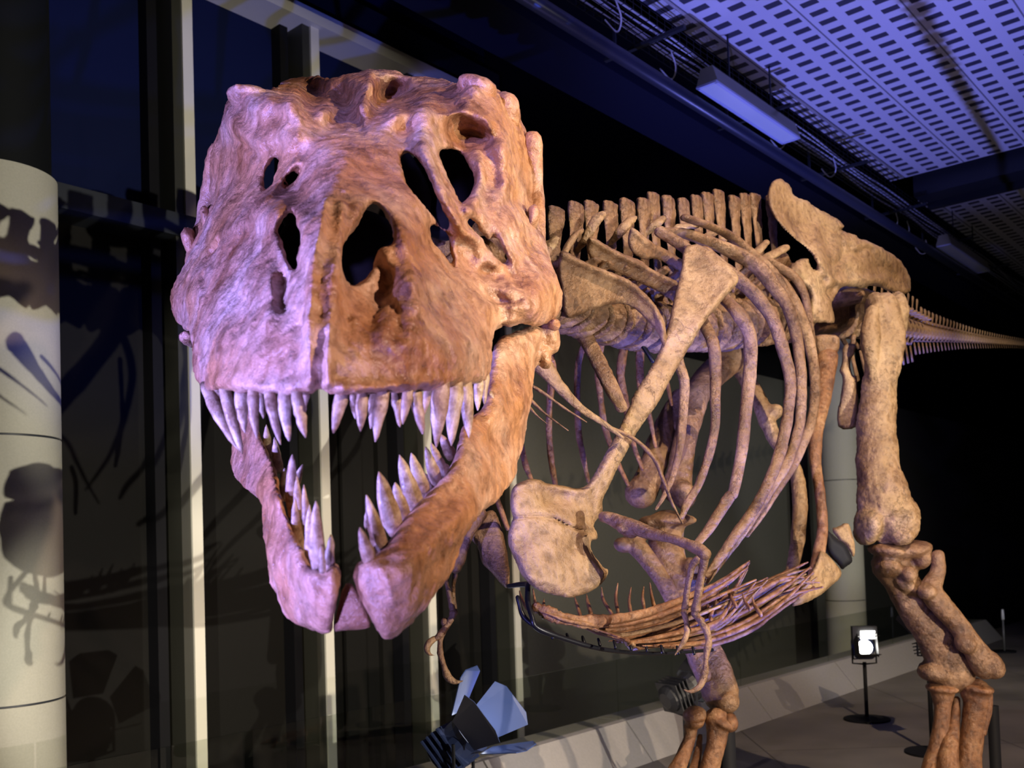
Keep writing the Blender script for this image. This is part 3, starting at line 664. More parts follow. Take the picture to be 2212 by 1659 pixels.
LT = [((655,930),(650,650),56,1.78,1.72),((700,1010),(672,760),46,1.74,1.70),((745,1090),(705,800),44,1.70,1.66),((690,1130),(660,860),46,1.70,1.66),((785,1215),(768,880),66,1.52,1.47),((745,1195),(735,900),40,1.58,1.54),((835,1215),(842,1050),44,1.50,1.49),((800,1225),(798,1100),30,1.47,1.46),((610,860),(610,720),34,1.88,1.84),((545,690),(518,500),40,2.06,2.0),((585,720),(560,560),36,1.98,1.94),((640,880),(700,700),40,1.8,1.76),
 ((1040,1185),(985,1010),58,1.49,1.46),((1098,1135),(1018,850),68,1.56,1.51),((1030,1020),(1018,920),34,1.70,1.68),((1158,1015),(1080,735),86,1.62,1.57),((1210,975),(1160,788),62,1.68,1.65),((1268,915),(1182,650),78,1.72,1.68),((1305,850),(1240,640),64,1.78,1.74),((1372,800),(1312,612),54,1.84,1.80),((1405,750),(1340,592),48,1.90,1.86),((1345,830),(1300,735),36,1.84,1.82),((1440,660),(1385,545),50,1.98,1.95),((1420,720),(1395,690),24,1.94,1.92)]
rs = np.random.default_rng(3)
for (b_, t_, w_, _0, _1) in UT:      # swollen sockets above the upper teeth, hollows between
    qx, qy = Q2([b_])[0]; PITS.append((qx, qy - 12, 9, -.012)); PITS.append((qx + 11, qy - 16, 5, .010))
for _ in range(150):
    PITS.append((rs.uniform(430, 1150), rs.uniform(200, 820), rs.uniform(3.5, 9), rs.uniform(-.006, .010)))
sk = relief('skull', OUT, DEP, thick=.075, rpx=20, res=4.5, holes=HOLES, hole_r=13, feats=[(a_, b_, c_ * 1.4) for a_, b_, c_ in FE], pits=PITS, it=1, mat=M_SKULL, c=22)
part(sk); sk['label'] = 'massive upper skull lit violet on one side and warm on the other'
organic(sk, .0065, 2, .014, .07, .008, .017)
# cheek and palate struts inside the skull
for pts in ([(520,760,1.85,20),(480,700,2.1,26),(450,660,2.35,30)], [(960,760,1.9,22),(1040,700,2.15,28),(1120,660,2.4,34)],
            [(1150,300,2.62,22),(1155,420,2.66,24),(1160,520,2.6,22),(1180,620,2.5,24)], [(470,320,2.6,20),(450,440,2.66,22),(430,540,2.6,20),(400,640,2.48,22)]):
    bm = bmesh.new(); px_tube(bm, pts, 5, 12); part(organic(bmobj('cheek_strut', bm, M_SKULL, None, True), .012, 2, .012, .06), sk)
bm = bmesh.new(); blob(bm, 770, 440, 2.62, 160, 160, .12, 0, 4)  # black masses added as shade behind the openings, hiding the lit neck
part(organic(bmobj('shade_core', bm, M_BLACK, None, True), None, 0, .02, .06), sk)['label'] = 'matt black mass added to stand in for shade inside the skull'
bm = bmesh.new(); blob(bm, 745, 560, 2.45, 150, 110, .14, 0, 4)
part(organic(bmobj('shade_core', bm, M_BLACK, None, True), None, 0, .02, .06), sk)['label'] = 'matt black mass added to stand in for shade inside the skull'
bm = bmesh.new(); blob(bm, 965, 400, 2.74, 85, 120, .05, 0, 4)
part(organic(bmobj('shade_core', bm, M_BLACK, None, True), None, 0, .02, .06), sk)['label'] = 'matt black mass added to stand in for shade inside the skull'
# knobs and rugosities standing proud of the skull
for (x, y, d, a, b, c_, rot) in ((540,212,2.38,52,22,.07,0),(1030,195,2.47,48,24,.07,-.35),(1095,240,2.56,30,40,.06,.3),(448,470,2.50,14,30,.05,.2),(412,520,2.52,14,34,.05,.1),(1150,470,2.5,14,30,.05,-.2),(408,726,2.42,14,12,.04,0),(1195,700,2.45,16,14,.05,0)):
    bm = bmesh.new(); blob(bm, x, y, d, a, b, c_, rot)
    part(organic(bmobj('horn_boss', bm, M_SKULL, None, True), .012, 2, .02, .05, .008, .02), sk)

# lower jaw
JR = Q2([(975,1180),(1010,1165),(1060,1150),(1090,1135),(1120,1110),(1150,1060),(1175,1010),(1230,945),(1290,880),(1340,830),(1385,785),(1430,720),(1455,670),(1475,600),(1480,540),(1530,470),(1600,420),(1622,330),(1640,180),(1648,100),(1700,60),(1800,20),(1880,0),(1915,-10),(1930,50),(1880,110),(1855,250),(1835,400),(1815,520),(1790,620),(1765,700),(1768,745),(1735,800),(1700,845),(1640,900),(1550,980),(1515,1030),(1490,1080),(1475,1150),(1440,1250),(1370,1330),(1310,1410),(1230,1500),(1150,1575),(1115,1578),(1085,1555),(1050,1500),(1025,1440),(990,1350),(960,1285),(958,1230)])
JRD = [(775,1215,1.47),(765,1250,1.47),(845,1383,1.50),(810,1310,1.46),(860,1200,1.48),(900,1300,1.52),(880,1240,1.46),(950,1180,1.58),(920,1120,1.62),(1000,1120,1.70),(980,1040,1.76),(1000,950,1.86),(1040,1000,1.88),(1060,1060,1.92),(1080,900,2.08),(1050,920,2.02),(1110,1020,2.16),(1120,940,2.28),(1100,800,2.22),(1060,800,2.16),(1140,800,2.36),(1160,720,2.42),(1090,730,2.28),(1180,700,2.50),(940,1270,1.60),(980,1200,1.72),(940,1090,1.68)]
JL = Q2([(885,1210),(875,1190),(855,1185),(830,1210),(800,1222),(760,1215),(735,1200),(712,1150),(690,1105),(660,1060),(640,1000),(610,930),(592,860),(575,780),(560,700),(530,640),(500,590),(470,500),(455,380),(430,300),(380,300),(340,450),(345,560),(350,640),(340,690),(352,730),(368,770),(410,815),(460,850),(485,880),(505,915),(500,1000),(505,1060),(520,1130),(530,1220),(555,1320),(590,1390),(625,1460),(665,1495),(700,1512),(760,1525),(830,1550),(848,1535),(862,1450),(878,1380),(888,1290),(892,1240)])
JLD = [(735,1225,1.47),(720,1365,1.50),(740,1290,1.46),(700,1280,1.46),(660,1330,1.54),(650,1250,1.52),(620,1280,1.62),(600,1200,1.64),(640,1180,1.56),(580,1120,1.76),(610,1080,1.68),(600,1000,1.82),(570,1060,1.80),(570,950,1.94),(540,1040,1.94),(510,1010,2.12),(540,920,2.08),(500,960,2.18),(520,860,2.24),(560,880,2.08)]
bm = bmesh.new()
relief('', JR, JRD, .085, 26, 5, feats=[([(960,1150),(1010,1080),(1060,1010),(1100,900)], 14, .012), ([(880,1260),(930,1240),(960,1190)], 12, -.008), ([(800,1215),(830,1230),(850,1300)], 9, .012), ([(840,1205),(900,1170),(940,1110),(980,1060)], 10, -.01), ([(1100,760),(1110,840),(1100,900)], 12, -.012), ([(1140,780),(1120,900),(1100,980)], 8, .012),([(1020,960),(1050,930),(1075,880)],10,.015)],
       pits=[(1082,782,6,.012), (900,1150,4,.008), (925,1130,4,.008), (870,1290,5,.008), (840,1260,6,.01), (1010,1038,5,.01), (960,1200,5,.006), (900,1220,5,.006), (935,1170,4,.006), (830,1330,5,.008)] + [(rs.uniform(790, 1000), rs.uniform(1150, 1360), rs.uniform(3, 7), rs.uniform(.002, .008)) for _ in range(50)], into=bm, c=25)
relief('', JL, JLD, .085, 26, 5, feats=[([(560,930),(590,1010),(610,1100),(650,1190)], 10, .012), ([(540,1060),(590,1200),(620,1300)], 14, .008), ([(712,1230),(735,1260),(728,1320)], 10, .010), ([(510,980),(540,1020),(560,1080)], 8, -.01)],
       pits=[(659,1278,6,.03), (693,1285,7,.03), (668,1312,5,.02), (635,1232,4,.014), (680,1340,6,.012)] + [(rs.uniform(590, 730), rs.uniform(1150, 1360), rs.uniform(3, 6), rs.uniform(.002, .008)) for _ in range(30)], into=bm, c=25)
# jaw joint blocks and the inner gular plate
blob(bm, 1185, 730, 2.52, 24, 38, .07, .3); blob(bm, 1175, 770, 2.5, 14, 26, .05, .2); blob(bm, 407, 733, 2.45, 14, 16, .06)
jaw = part(bmobj('lower_jaw', bm, M_SKULL, None, True)); organic(jaw, .007, 2, .012, .07, .007, .017)
jaw['label'] = 'gaping lower jaw, pink and violet lit, split at the chin'
gul = relief('chin_web', Q2([(905,1290),(955,1290),(1010,1400),(1050,1505),(990,1522),(900,1525),(850,1535),(868,1440)]), [(750,1300,1.56),(700,1360,1.58),(790,1360,1.58),(740,1340,1.57)], .02, 10, 5, mat=M_SKULL); part(gul, jaw)
gul['label'] = 'smooth web of bone between the chin tips'

def tooth(bx, by, tx, ty, wd, d0, d1, parent, up):
    bm = bmesh.new(); n = 10; px0, py0 = Q2([(bx, by)])[0]; px1, py1 = Q2([(tx, ty)])[0]; r0 = wd * .4339 / 2 * 1.22
    A = Vector(P(px0, py0, d0).tolist()); B = Vector(P(px1, py1, d1).tolist()); ax = B - A; A = A - ax * .10
    k = r0 * d0 / F; pts = []; rad = []
    bend = Vector((0, 1, 0)) * ax.length * .10
    for i in range(n + 1):
        t = i / n; pts.append(A.lerp(B, t) - bend * math.sin(math.pi * t) + Vector((rs.normal() * .0003,) * 3))
        rad.append(k * (.72 + .28 * min(1, t * 4)) * (1 - t ** 2.3) ** .8 + .0008)
    ring_tube(bm, pts, rad, 14, flat=.72, flatdir=(1, .5, 0))
    o = bmobj('tooth', bm, M_TOOTH, None, True); part(o, parent); organic(o, None, 0, .004, .03)
for (b, t, wd, d0, d1) in UT: tooth(*b, *t, wd, d0, d1, sk, 0)
for (b, t, wd, d0, d1) in LT: tooth(*b, *t, wd, d0, d1, jaw, 1)
# ------------------------------------------------------------------ trunk of the skeleton
def Q3(p): return [(1100 + .31646 * q[0], 360 + .31646 * q[1]) + tuple(q[2:]) for q in p]
def Q4(p): return [(1050 + .36166 * q[0], 850 + .36166 * q[1]) + tuple(q[2:]) for q in p]
def Q5(p): return [(1600 + .2773 * q[0], 360 + .2773 * q[1]) + tuple(q[2:]) for q in p]
def Q6(p): return [(1700 + .5177 * q[0], 800 + .5177 * q[1]) + tuple(q[2:]) for q in p]
def QA(p): return [(700 + .3369 * q[0], 1100 + .3369 * q[1]) + tuple(q[2:]) for q in p]
# vertebra templates, local frame: x along the spine, y to the left, z up
def vert_template(r, L, H, wx, tv, tl, spine_tilt=.15):
    bm = bmesh.new()
    ring_tube(bm, [(-L / 2, 0, 0), (-L * .42, 0, 0), (0, 0, .0), (L * .42, 0, 0), (L / 2, 0, 0)], [r * .9, r, r * .66, r, r * .9], 18)
    ring_tube(bm, [(-L * .05, 0, r * .5), (-L * .05, 0, r * 1.7)], [L * .34, L * .28], 12, flat=.9 * r / L)
    dx = lambda z: -spine_tilt * (z - r)
    zs = np.linspace(r * 1.3, H, 7)
    ring_tube(bm, [(dx(z), 0, z) for z in zs], [wx * k for k in (.95, .75, .68, .7, .8, .95, .9)], 14, flat=[.35, .26, .24, .24, .26, .34, .4], flatdir=(1, 0, 0))
    for s in (-1, 1):
        ring_tube(bm, [(0, 0, r * 1.15), (-.01, s * tl * .5, r * 1.15 + tv * .5), (-.02, s * tl, r * 1.15 + tv)], [L * .30, L * .22, L * .24], 12, flat=.45, flatdir=(1, 0, 0))
        ring_tube(bm, [(L * .2, s * r * .35, r * 1.25), (L * .72, s * r * .4, r * 1.45)], [L * .13, L * .09], 8)
        ring_tube(bm, [(-L * .2, s * r * .35, r * 1.35), (-L * .68, s * r * .4, r * 1.4)], [L * .13, L * .09], 8)
    me = bpy.data.meshes.new('vertebra'); bm.to_mesh(me); bm.free(); me.polygons.foreach_set('use_smooth', [True] * len(me.polygons))
    return me
def place(me, name, pos, tan, scale, mat, voxel=.008, disp=.012, up=(0, 0, 1)):
    if not me.materials: me.materials.append(mat)
    o = bpy.data.objects.new(name, me); C.objects.link(o)
    x = Vector(tan).normalized(); y = Vector(up).cross(x).normalized(); z = x.cross(y)
    Mx = Matrix(((x.x, y.x, z.x, 0), (x.y, y.y, z.y, 0), (x.z, y.z, z.z, 0), (0, 0, 0, 1)))
    s = scale if isinstance(scale, (tuple, list)) else (scale,) * 3
    o.matrix_basis = Matrix.Translation(pos) @ Mx @ Matrix.Diagonal((*s, 1))
    part(o); organic(o, voxel, 2, disp, .05, disp * .4, .015); return o
SPN = catmull([(905, 470, 2.86), (1000, 560, 2.98), (1100, 625, 3.12), (1200, 665, 3.35), (1300, 692, 3.65), (1400, 706, 4.0), (1500, 708, 4.4), (1600, 700, 4.85), (1700, 690, 5.3)], 40)
SW = P(SPN[:, 0], SPN[:, 1], SPN[:, 2]); cum = np.concatenate([[0], np.cumsum(np.linalg.norm(np.diff(SW, axis=0), axis=1))])
def spine_at(s):
    i = int(np.searchsorted(cum, s)); i = min(max(i, 1), len(cum) - 1)
    t = (s - cum[i - 1]) / (cum[i] - cum[i - 1]); p = SW[i - 1] * (1 - t) + SW[i] * t
    tn = SW[i - 1] - SW[i]; return Vector(p.tolist()), Vector((tn / np.linalg.norm(tn)).tolist())
NECK = vert_template(.085, .13, .24, .05, .02, .13, .1); DORS = vert_template(.12, .135, .60, .062, .10, .16, .12)
s = .05; k = 0
while s < cum[-1] - .02:
    p, t = spine_at(s)
    if p.x < .12: place(NECK, 'neck_vertebra', p, t, 1.0, M_BONE); s += .125
    else:
        g = min(1, (p.x - .1) / .35)
        place(DORS, 'back_vertebra', p, t + Vector((0, 0, random.uniform(-.05, .05))), (random.uniform(.85, 1.0), random.uniform(.9, 1.15), float(np.interp(p.x, [.12, .3, .6, 1.2, 1.6], [.56, .72, .90, 1.08, 1.1])) * random.uniform(.97, 1.03)), M_BONE); s += .155
    k += 1
# ---- ribs with wide webs at the front
R = lambda nm, out, dep, th, rp, mat, **kw: part(organic(relief(nm, out, dep, th, rp, 5, mat=mat, **kw), None, 1, .006, .06))
R('rib', Q3([(345,575),(380,570),(450,615),(600,688),(740,738),(840,785),(920,855),(990,930),(1040,1010),(1070,1090),(1080,1200),(1060,1260),(1035,1190),(1010,1130),(960,1070),(880,985),(800,940),(720,935),(600,965),(500,1005),(400,1045),(370,1000),(355,850),(330,720),(335,640)]),
  [(1215,560,3.15),(1300,600,3.3),(1400,660,3.5),(1440,760,3.55),(1220,680,3.22),(1290,640,3.32)], .05, 12, M_BONE, feats=[(Q3([(360,590),(600,705),(840,800),(1000,960),(1060,1120)]), 8, .03), (Q3([(420,720),(650,780),(850,900)]), 26, -.015)])
R('rib', Q3([(545,475),(590,485),(640,518),(760,590),(900,638),(960,690),(1060,742),(1170,790),(1180,900),(1160,960),(1080,890),(980,835),(900,800),(780,745),(640,690),(560,645),(522,565),(525,510)]),
  [(1270,520,3.35),(1350,560,3.5),(1460,640,3.75),(1280,560,3.4)], .045, 12, M_BONE, feats=[(Q3([(560,490),(760,605),(960,705),(1150,800)]), 8, .03)])
R('rib', Q3([(828,405),(870,425),(920,475),(1000,530),(1100,580),(1200,640),(1240,700),(1180,730),(1100,680),(1000,625),(920,640),(850,600),(808,540),(806,470)]),
  [(1360,500,3.6),(1450,550,3.85),(1380,550,3.65)], .045, 12, M_BONE, feats=[(Q3([(840,420),(980,540),(1180,650)]), 8, .03)])
def tube(name, rows, mat, n=6, seg=12, flat=None, fd=None, vox=None, disp=.005, rough=.04, parent=None):
    bm = bmesh.new(); px_tube(bm, rows, n, seg, flat, fd, rough)
    o = bmobj(name, bm, mat, None, True); part(o, parent or SK); organic(o, vox, 0 if not vox else 1, disp, .06); return o
# left ribs (near side)
RB = [
 [(1545,610,3.92,12),(1560,640,3.88,15),(1594,676,3.78,16),(1619,724,3.82,15),(1620,803,3.84,15),(1614,860,3.83,14),(1603,969,3.8,13),(1585,1060,3.75,12),(1574,1076,3.74,13),(1531,1143,3.68,11),(1506,1175,3.62,9)],
 [(1490,650,3.85,12),(1515,692,3.8,15),(1540,740,3.73,14),(1546,803,3.74,13),(1545,860,3.72,12),(1542,940,3.7,10),(1513,1038,3.65,9),(1484,1089,3.6,9),(1473,1117,3.58,6)],
 [(1455,740,3.62,12),(1467,787,3.64,12),(1477,819,3.64,12),(1477,866,3.64,11),(1470,958,3.6,9),(1455,1024,3.56,7),(1433,1074,3.52,5),(1417,1100,3.5,3)],
 [(1520,545,4.0,15),(1562,580,4.02,16),(1598,607,4.05,15),(1638,645,4.1,15),(1670,692,4.13,14),(1692,756,4.15,14),(1707,819,4.15,13),(1704,880,4.14,13),(1690,958,4.1,13),(1665,1031,4.04,12),(1629,1100,3.98,12),(1592,1150,3.92,11),(1556,1204,3.86,10),(1527,1244,3.82,7)],
 [(1430,500,4.0,13),(1480,505,4.05,15),(1575,540,4.2,17),(1638,578,4.28,17),(1679,629,4.33,15),(1701,661,4.35,14),(1720,724,4.38,13),(1730,803,4.38,12),(1731,866,4.37,12),(1726,922,4.35,11),(1703,995,4.3,11),(1667,1053,4.24,11),(1631,1110,4.18,10),(1594,1165,4.1,9),(1553,1219,4.02,8),(1524,1259,3.98,6)],
 [(1600,560,4.45,12),(1638,575,4.5,13),(1689,613,4.56,13),(1720,661,4.6,13),(1744,724,4.62,12),(1759,803,4.62,12),(1758,882,4.6,11),(1743,940,4.57,10),(1714,1006,4.52,9),(1681,1056,4.46,8),(1647,1110,4.4,7),(1614,1157,4.34,5)],
 [(1650,560,4.75,9),(1668,569,4.78,10),(1717,600,4.84,10),(1740,645,4.87,9),(1751,708,4.88,8),(1757,756,4.88,7),(1762,800,4.87,5)],
 [(1480,470,3.9,12),(1560,500,4.3,12),(1620,545,4.45,11),(1680,600,4.5,10),(1716,680,4.55,8)],
 [(1425,500,3.8,14),(1470,528,3.85,13),(1530,575,3.9,12)],
]
for r_ in RB: tube('rib', r_, M_BONE, 6, 12, .62, (1, 0, 0), rough=.02)
# right ribs (far side)
for r_ in ([(1118,800,4.2,7),(1122,922,4.2,6),(1133,995,4.15,7),(1147,1036,4.1,5)], [(1060,1040,4.0,6),(1072,1074,4.0,7),(1097,1142,3.95,5)],
           [(1200,720,4.4,5),(1190,800,4.4,6),(1186,922,4.4,7),(1191,995,4.35,7),(1200,1048,4.3,6)], [(1262,740,4.55,6),(1248,800,4.55,7),(1249,922,4.5,7),(1260,987,4.45,6),(1271,1040,4.4,4)],
           [(1300,740,4.65,7),(1292,790,4.65,8),(1296,850,4.6,7),(1307,922,4.6,7),(1330,990,4.55,6),(1357,1047,4.5,4)], [(1350,740,4.8,9),(1342,787,4.8,10),(1341,819,4.8,9),(1353,879,4.75,8),(1368,958,4.7,6),(1388,1013,4.65,4)],
           [(1385,735,4.9,9),(1382,787,4.9,9),(1386,850,4.85,8),(1403,900,4.85,6),(1416,965,4.8,3)], [(1428,760,5.0,6),(1442,828,5.0,5),(1451,875,4.95,3)], [(1168,740,4.3,6),(1196,790,4.3,6),(1190,860,4.3,6)]):
    tube('rib', r_, M_REDBONE, 6, 10, .7, (1, 0, 0))
# right shoulder blade bar, collar bones and neck ribs
tube('right_shoulder_blade', [(1195,640,3.62,14),(1214,661,3.6,17),(1258,718,3.56,18),(1296,787,3.5,18),(1322,840,3.46,17),(1343,880,3.44,13)], M_BONE, 6, 14, .5, (1, 0, .3))
tube('cervical_rib', [(1150,770,3.1,24),(1175,792,3.1,22),(1210,836,3.12,14),(1255,882,3.15,9),(1300,912,3.18,7),(1345,945,3.2,3)], M_LIGHTBONE, 6, 12, .6, (0, 0, 1))
for r_ in ([(1130,822,3.05,6),(1175,850,3.06,5),(1217,880,3.08,4),(1267,912,3.1,1.5)], [(1132,850,3.0,6),(1177,893,3.02,4),(1227,930,3.05,1.2)], [(1130,862,3.0,5),(1155,893,3.0,4),(1181,915,3.0,1.2)],
           [(1160,800,3.2,6),(1230,860,3.25,6),(1300,915,3.3,6),(1368,947,3.36,6),(1412,990,3.42,7),(1433,1038,3.44,6),(1451,1085,3.46,5),(1474,1130,3.48,2.5)],
           [(1204,640,3.2,9),(1208,590,3.22,10),(1220,545,3.26,10),(1240,512,3.3,11),(1255,500,3.35,8)]):
    tube('cervical_rib', r_, M_BONE, 6, 10, .7, (0, 1, 0))
# bright upright processes beside the spine
for r_ in ([(1243,545,3.5,7),(1262,520,3.45,11),(1285,480,3.45,13),(1302,462,3.5,10)], [(1315,530,3.7,7),(1340,500,3.66,12),(1362,476,3.7,11),(1370,470,3.72,8)], [(1395,505,4.0,9),(1415,485,3.98,13),(1432,472,4.0,9)], [(1450,505,4.2,8),(1470,492,4.2,11),(1505,488,4.22,9)], [(1515,520,4.4,8),(1530,510,4.4,10),(1545,503,4.4,7)], [(1545,530,4.5,6),(1560,520,4.5,9),(1572,513,4.5,6)], [(1585,540,4.6,6),(1597,535,4.6,8),(1605,528,4.6,6)], [(1615,565,4.7,8),(1640,540,4.72,10),(1655,523,4.75,8)], [(1625,572,4.8,9),(1660,555,4.85,12),(1698,535,4.9,10)], [(1170,520,3.3,8),(1185,535,3.25,12),(1200,515,3.3,12)], [(1125,470,3.0,8),(1160,480,3.05,8),(1170,500,3.1,6)]):
    tube('transverse_process', r_, M_LIGHTBONE, 5, 12, .6, (1, 0, 0), vox=.008, disp=.012)
# left shoulder blade with coracoid plate
SC_OUT = Q3([(1180,600),(1195,560),(1230,535),(1290,530),(1360,560),(1440,610),(1500,660),(1540,700),(1568,760),(1560,800),(1510,850),(1450,920),(1400,980),(1340,1050),(1290,1130),(1240,1220),(1180,1320),(1120,1420),(1060,1530),(1010,1630)]) + \
 Q4([(930,190),(860,310),(790,440),(735,560),(690,640),(700,700),(690,730),(655,760),(640,800),(665,830),(665,870),(630,872),(622,910),(640,960),(680,1010),(700,1042),(730,1045),(732,1080),(700,1130),(650,1170),(580,1205),(500,1220),(420,1207),(340,1188),(270,1150),(220,1100),(190,1040),(165,980),(132,900),(128,840),(145,780),(160,740),(140,680),(145,590),(165,545),(230,515),(310,508),(370,540),(450,547),(540,570),(590,560),(630,510),(690,400),(760,270),(830,130),(875,35)]) + \
 Q3([(820,1600),(880,1510),(950,1395),(1020,1270),(1060,1160),(1090,1050),(1110,950),(1140,830),(1175,700)])
scap = R('left_shoulder_blade', SC_OUT, [(1500,540,3.80),(1575,600,3.72),(1470,700,3.60),(1440,760,3.55),(1380,850,3.46),(1330,950,3.38),(1300,1040,3.32),(1200,1060,3.20),(1130,1080,3.10),(1240,1120,3.22),(1110,1160,3.08),(1200,1180,3.12),(1290,1130,3.32),(1150,1250,3.05),(1220,1290,3.10),(1300,1240,3.20)], .055, 13, M_LIGHTBONE, c=25,
  feats=[(a_, b_, c_ * 1.6) for a_, b_, c_ in [(Q4([(150,742),(230,735),(300,730),(410,742),(470,780),(520,800),(560,812),(640,832)]), 2.4, -.026), (Q4([(380,640),(450,630)]), 22, -.02), (Q3([(1500,800),(1380,950),(1280,1100)]), 10, .008), (Q4([(165,560),(300,530),(450,570),(590,590),(680,500),(850,200)]), 6, .01), (Q4([(160,980),(240,1120),(420,1190),(600,1180)]), 8, -.006), (Q4([(640,800),(560,830),(520,800)]), 10, .012)]],
  pits=[(1238,1185,5,.012), (1290,1150,8,.01)])
# left arm
def limb(name, tubes, blobs, mat, vox=.006, disp=.012, parent=None, flat=None, size=.05, smooth=3):
    disp *= .55; size *= 1.5
    bm = bmesh.new()
    for t in tubes: px_tube(bm, t, 6, 18, flat, None, 0)
    for b_ in blobs: blob(bm, *b_)
    o = bmobj(name, bm, mat, None, True); part(o, parent or SK); organic(o, vox, smooth, disp, size, disp * .35, .016); return o
limb('humerus', [[(1303,1116,3.2,12),(1320,1120,3.18,15),(1345,1131,3.14,17),(1375,1141,3.1,17),(1412,1154,3.05,14),(1448,1163,3.0,12),(1484,1175,2.96,12),(1512,1188,2.93,14),(1526,1200,2.92,12)]], [(1352,1148,3.12,26,11,.03,-.5),(1312,1118,3.18,14,12,.03,-.6),(1522,1196,2.92,15,14,.025,0)], M_BONE)
limb('ulna', [[(1524,1196,2.94,11),(1520,1220,2.95,10),(1513,1255,2.97,9),(1505,1300,2.99,9),(1503,1315,3.0,11)]], [(1503,1316,3.0,12,9,.02,0)], M_BONE)
limb('radius', [[(1508,1208,2.99,10),(1497,1218,3.0,9),(1488,1252,3.02,7),(1481,1300,3.04,8),(1479,1314,3.04,9)]], [], M_BONE)
def chain(name, segs, mat, d):
    """finger: separate bones one after another, knuckles swell"""
    for i, (a, b) in enumerate(zip(segs, segs[1:])):
        m = ((a[0] + b[0]) / 2, (a[1] + b[1]) / 2); r = (a[2] + b[2]) / 2
        last = i == len(segs) - 2
        rows = [(a[0], a[1], d, a[2]), (m[0], m[1], d, r * (.72 if not last else .9)), (b[0], b[1], d, b[2])]
        limb(name if not last else name, [rows], [], mat, .004, .006)
limb('finger', [[(1478,1322,3.03,8),(1483,1345,3.02,6),(1485,1362,3.0,8)], [(1485,1366,3.0,7),(1476,1388,2.97,6),(1458,1415,2.95,1.5)]], [], M_BONE, .004, .006)
limb('finger', [[(1500,1324,3.0,9),(1514,1344,2.98,7),(1526,1360,2.97,9)], [(1527,1364,2.97,8),(1531,1385,2.96,7),(1528,1402,2.95,9)], [(1527,1406,2.95,8),(1525,1426,2.94,6),(1524,1446,2.93,8)]], [(1512,1338,2.98,9,7,.02,0)], M_BONE, .004, .006)
limb('claw', [[(1524,1448,2.93,8),(1518,1470,2.92,8),(1508,1486,2.91,7),(1490,1494,2.9,4),(1471,1487,2.89,1)]], [(1521,1455,2.93,9,9,.015,0)], M_BONE, .004, .004)
# right arm
plate = R('right_coracoid', QA([(880,160),(910,110),(950,60),(1050,10),(1085,0),(1110,30),(1140,120),(1165,220),(1185,320),(1195,470),(1180,520),(1140,490),(1070,400),(1010,350),(985,240),(940,190)]), [(1040,1120,3.5),(1090,1250,3.5),(1060,1180,3.45)], .05, 12, M_BONE)
limb('humerus', [[(1040,1110,3.45,14),(1010,1160,3.4,12),(990,1215,3.38,14)]], [(984,1228,3.38,13,12,.03,0)], M_BONE)
limb('ulna', [[(962,1240,3.38,9),(966,1265,3.38,6),(973,1295,3.38,7),(977,1318,3.38,8)]], [], M_BONE)
limb('radius', [[(984,1240,3.42,7),(979,1270,3.42,5),(982,1315,3.41,7)]], [], M_BONE)
limb('finger', [[(981,1322,3.38,9),(970,1345,3.37,7),(950,1372,3.36,8)], [(950,1374,3.36,7),(940,1380,3.36,6)]], [(979,1322,3.38,10,6,.02,0)], M_BONE, .004, .006)
limb('claw', [[(938,1380,3.36,7),(927,1389,3.35,8),(922,1402,3.35,7),(928,1413,3.34,4),(940,1416,3.34,1)]], [], M_LIGHTBONE, .004, .003)
limb('finger', [[(958,1362,3.38,8),(951,1385,3.37,6),(951,1412,3.36,8)], [(952,1416,3.36,7),(958,1436,3.35,6),(963,1452,3.35,8)]], [(962,1345,3.38,10,12,.02,.5)], M_BONE, .004, .006)
limb('claw', [[(963,1452,3.35,9),(969,1464,3.34,9),(984,1473,3.33,6),(1003,1470,3.32,1)]], [], M_LIGHTBONE, .004, .003)
# belly ribs (gastralia): two fans of long thin rods
rg = np.random.default_rng(11)
ends = [(1618,1212),(1614,1226),(1600,1238),(1632,1251),(1657,1246),(1645,1262),(1625,1275),(1590,1260)]
for i in range(14):
    ex, ey = ends[i % len(ends)]; k = i / 13; ox = rg.uniform(0, 60)
    sx, sy = 1150 + 150 * k + ox * .3, 1318 + 52 * k
    low = 1340 + 55 * k; dz = rg.uniform(0, .38)
    rows = [(sx, sy, 3.06 + dz, 2), (sx + 70, min(low, 1395), 3.1 + dz, 7), (1330 + 40 * k, low + 6, 3.25 + dz, 8), (1440 + 20 * k, 1318 + 66 * k, 3.42 + dz, 8), (1530 + 30 * k, 1275 + 84 * k, 3.58 + dz, 7), (ex, ey + 8 * k, 3.75 + dz * .6, 2.5)]
    tube('belly_rib', rows, M_REDBONE if i < 6 or i % 3 else M_BONE, 6, 9, .7, (0, 1, 0), rough=.07)
ends = [(1744,1215),(1750,1226),(1744,1244),(1752,1256),(1766,1251),(1735,1232)]
for i in range(15):
    ex, ey = ends[i % len(ends)]; k = i / 14; dz = rg.uniform(0, .35)
    rows = [(1330 + 90 * k + rg.uniform(-20, 20), 1385 + 12 * k, 3.3 + dz, 2.5), (1440 + 40 * k, 1366 + 32 * k, 3.5 + dz, 7), (1540, 1318 + 74 * k, 3.7 + dz, 8), (1620, 1276 + 86 * k, 3.95 + dz, 8), (1690, 1240 + 72 * k, 4.15 + dz, 6.5), (ex + 14 * k, ey + 24 * k, 4.3 + dz * .5, 2.5)]
    tube('belly_rib', rows, M_BONE if i % 2 else M_REDBONE, 6, 9, .7, (0, 1, 0), rough=.07)
tube('belly_rib', [(1158,1312,3.1,10),(1185,1325,3.1,15),(1224,1338,3.12,13),(1303,1340,3.2,12),(1394,1324,3.35,10),(1466,1298,3.5,8),(1556,1258,3.7,7),(1618,1214,3.85,3)], M_REDBONE, 8, 12, .7, (0, 0, 1), rough=.1)
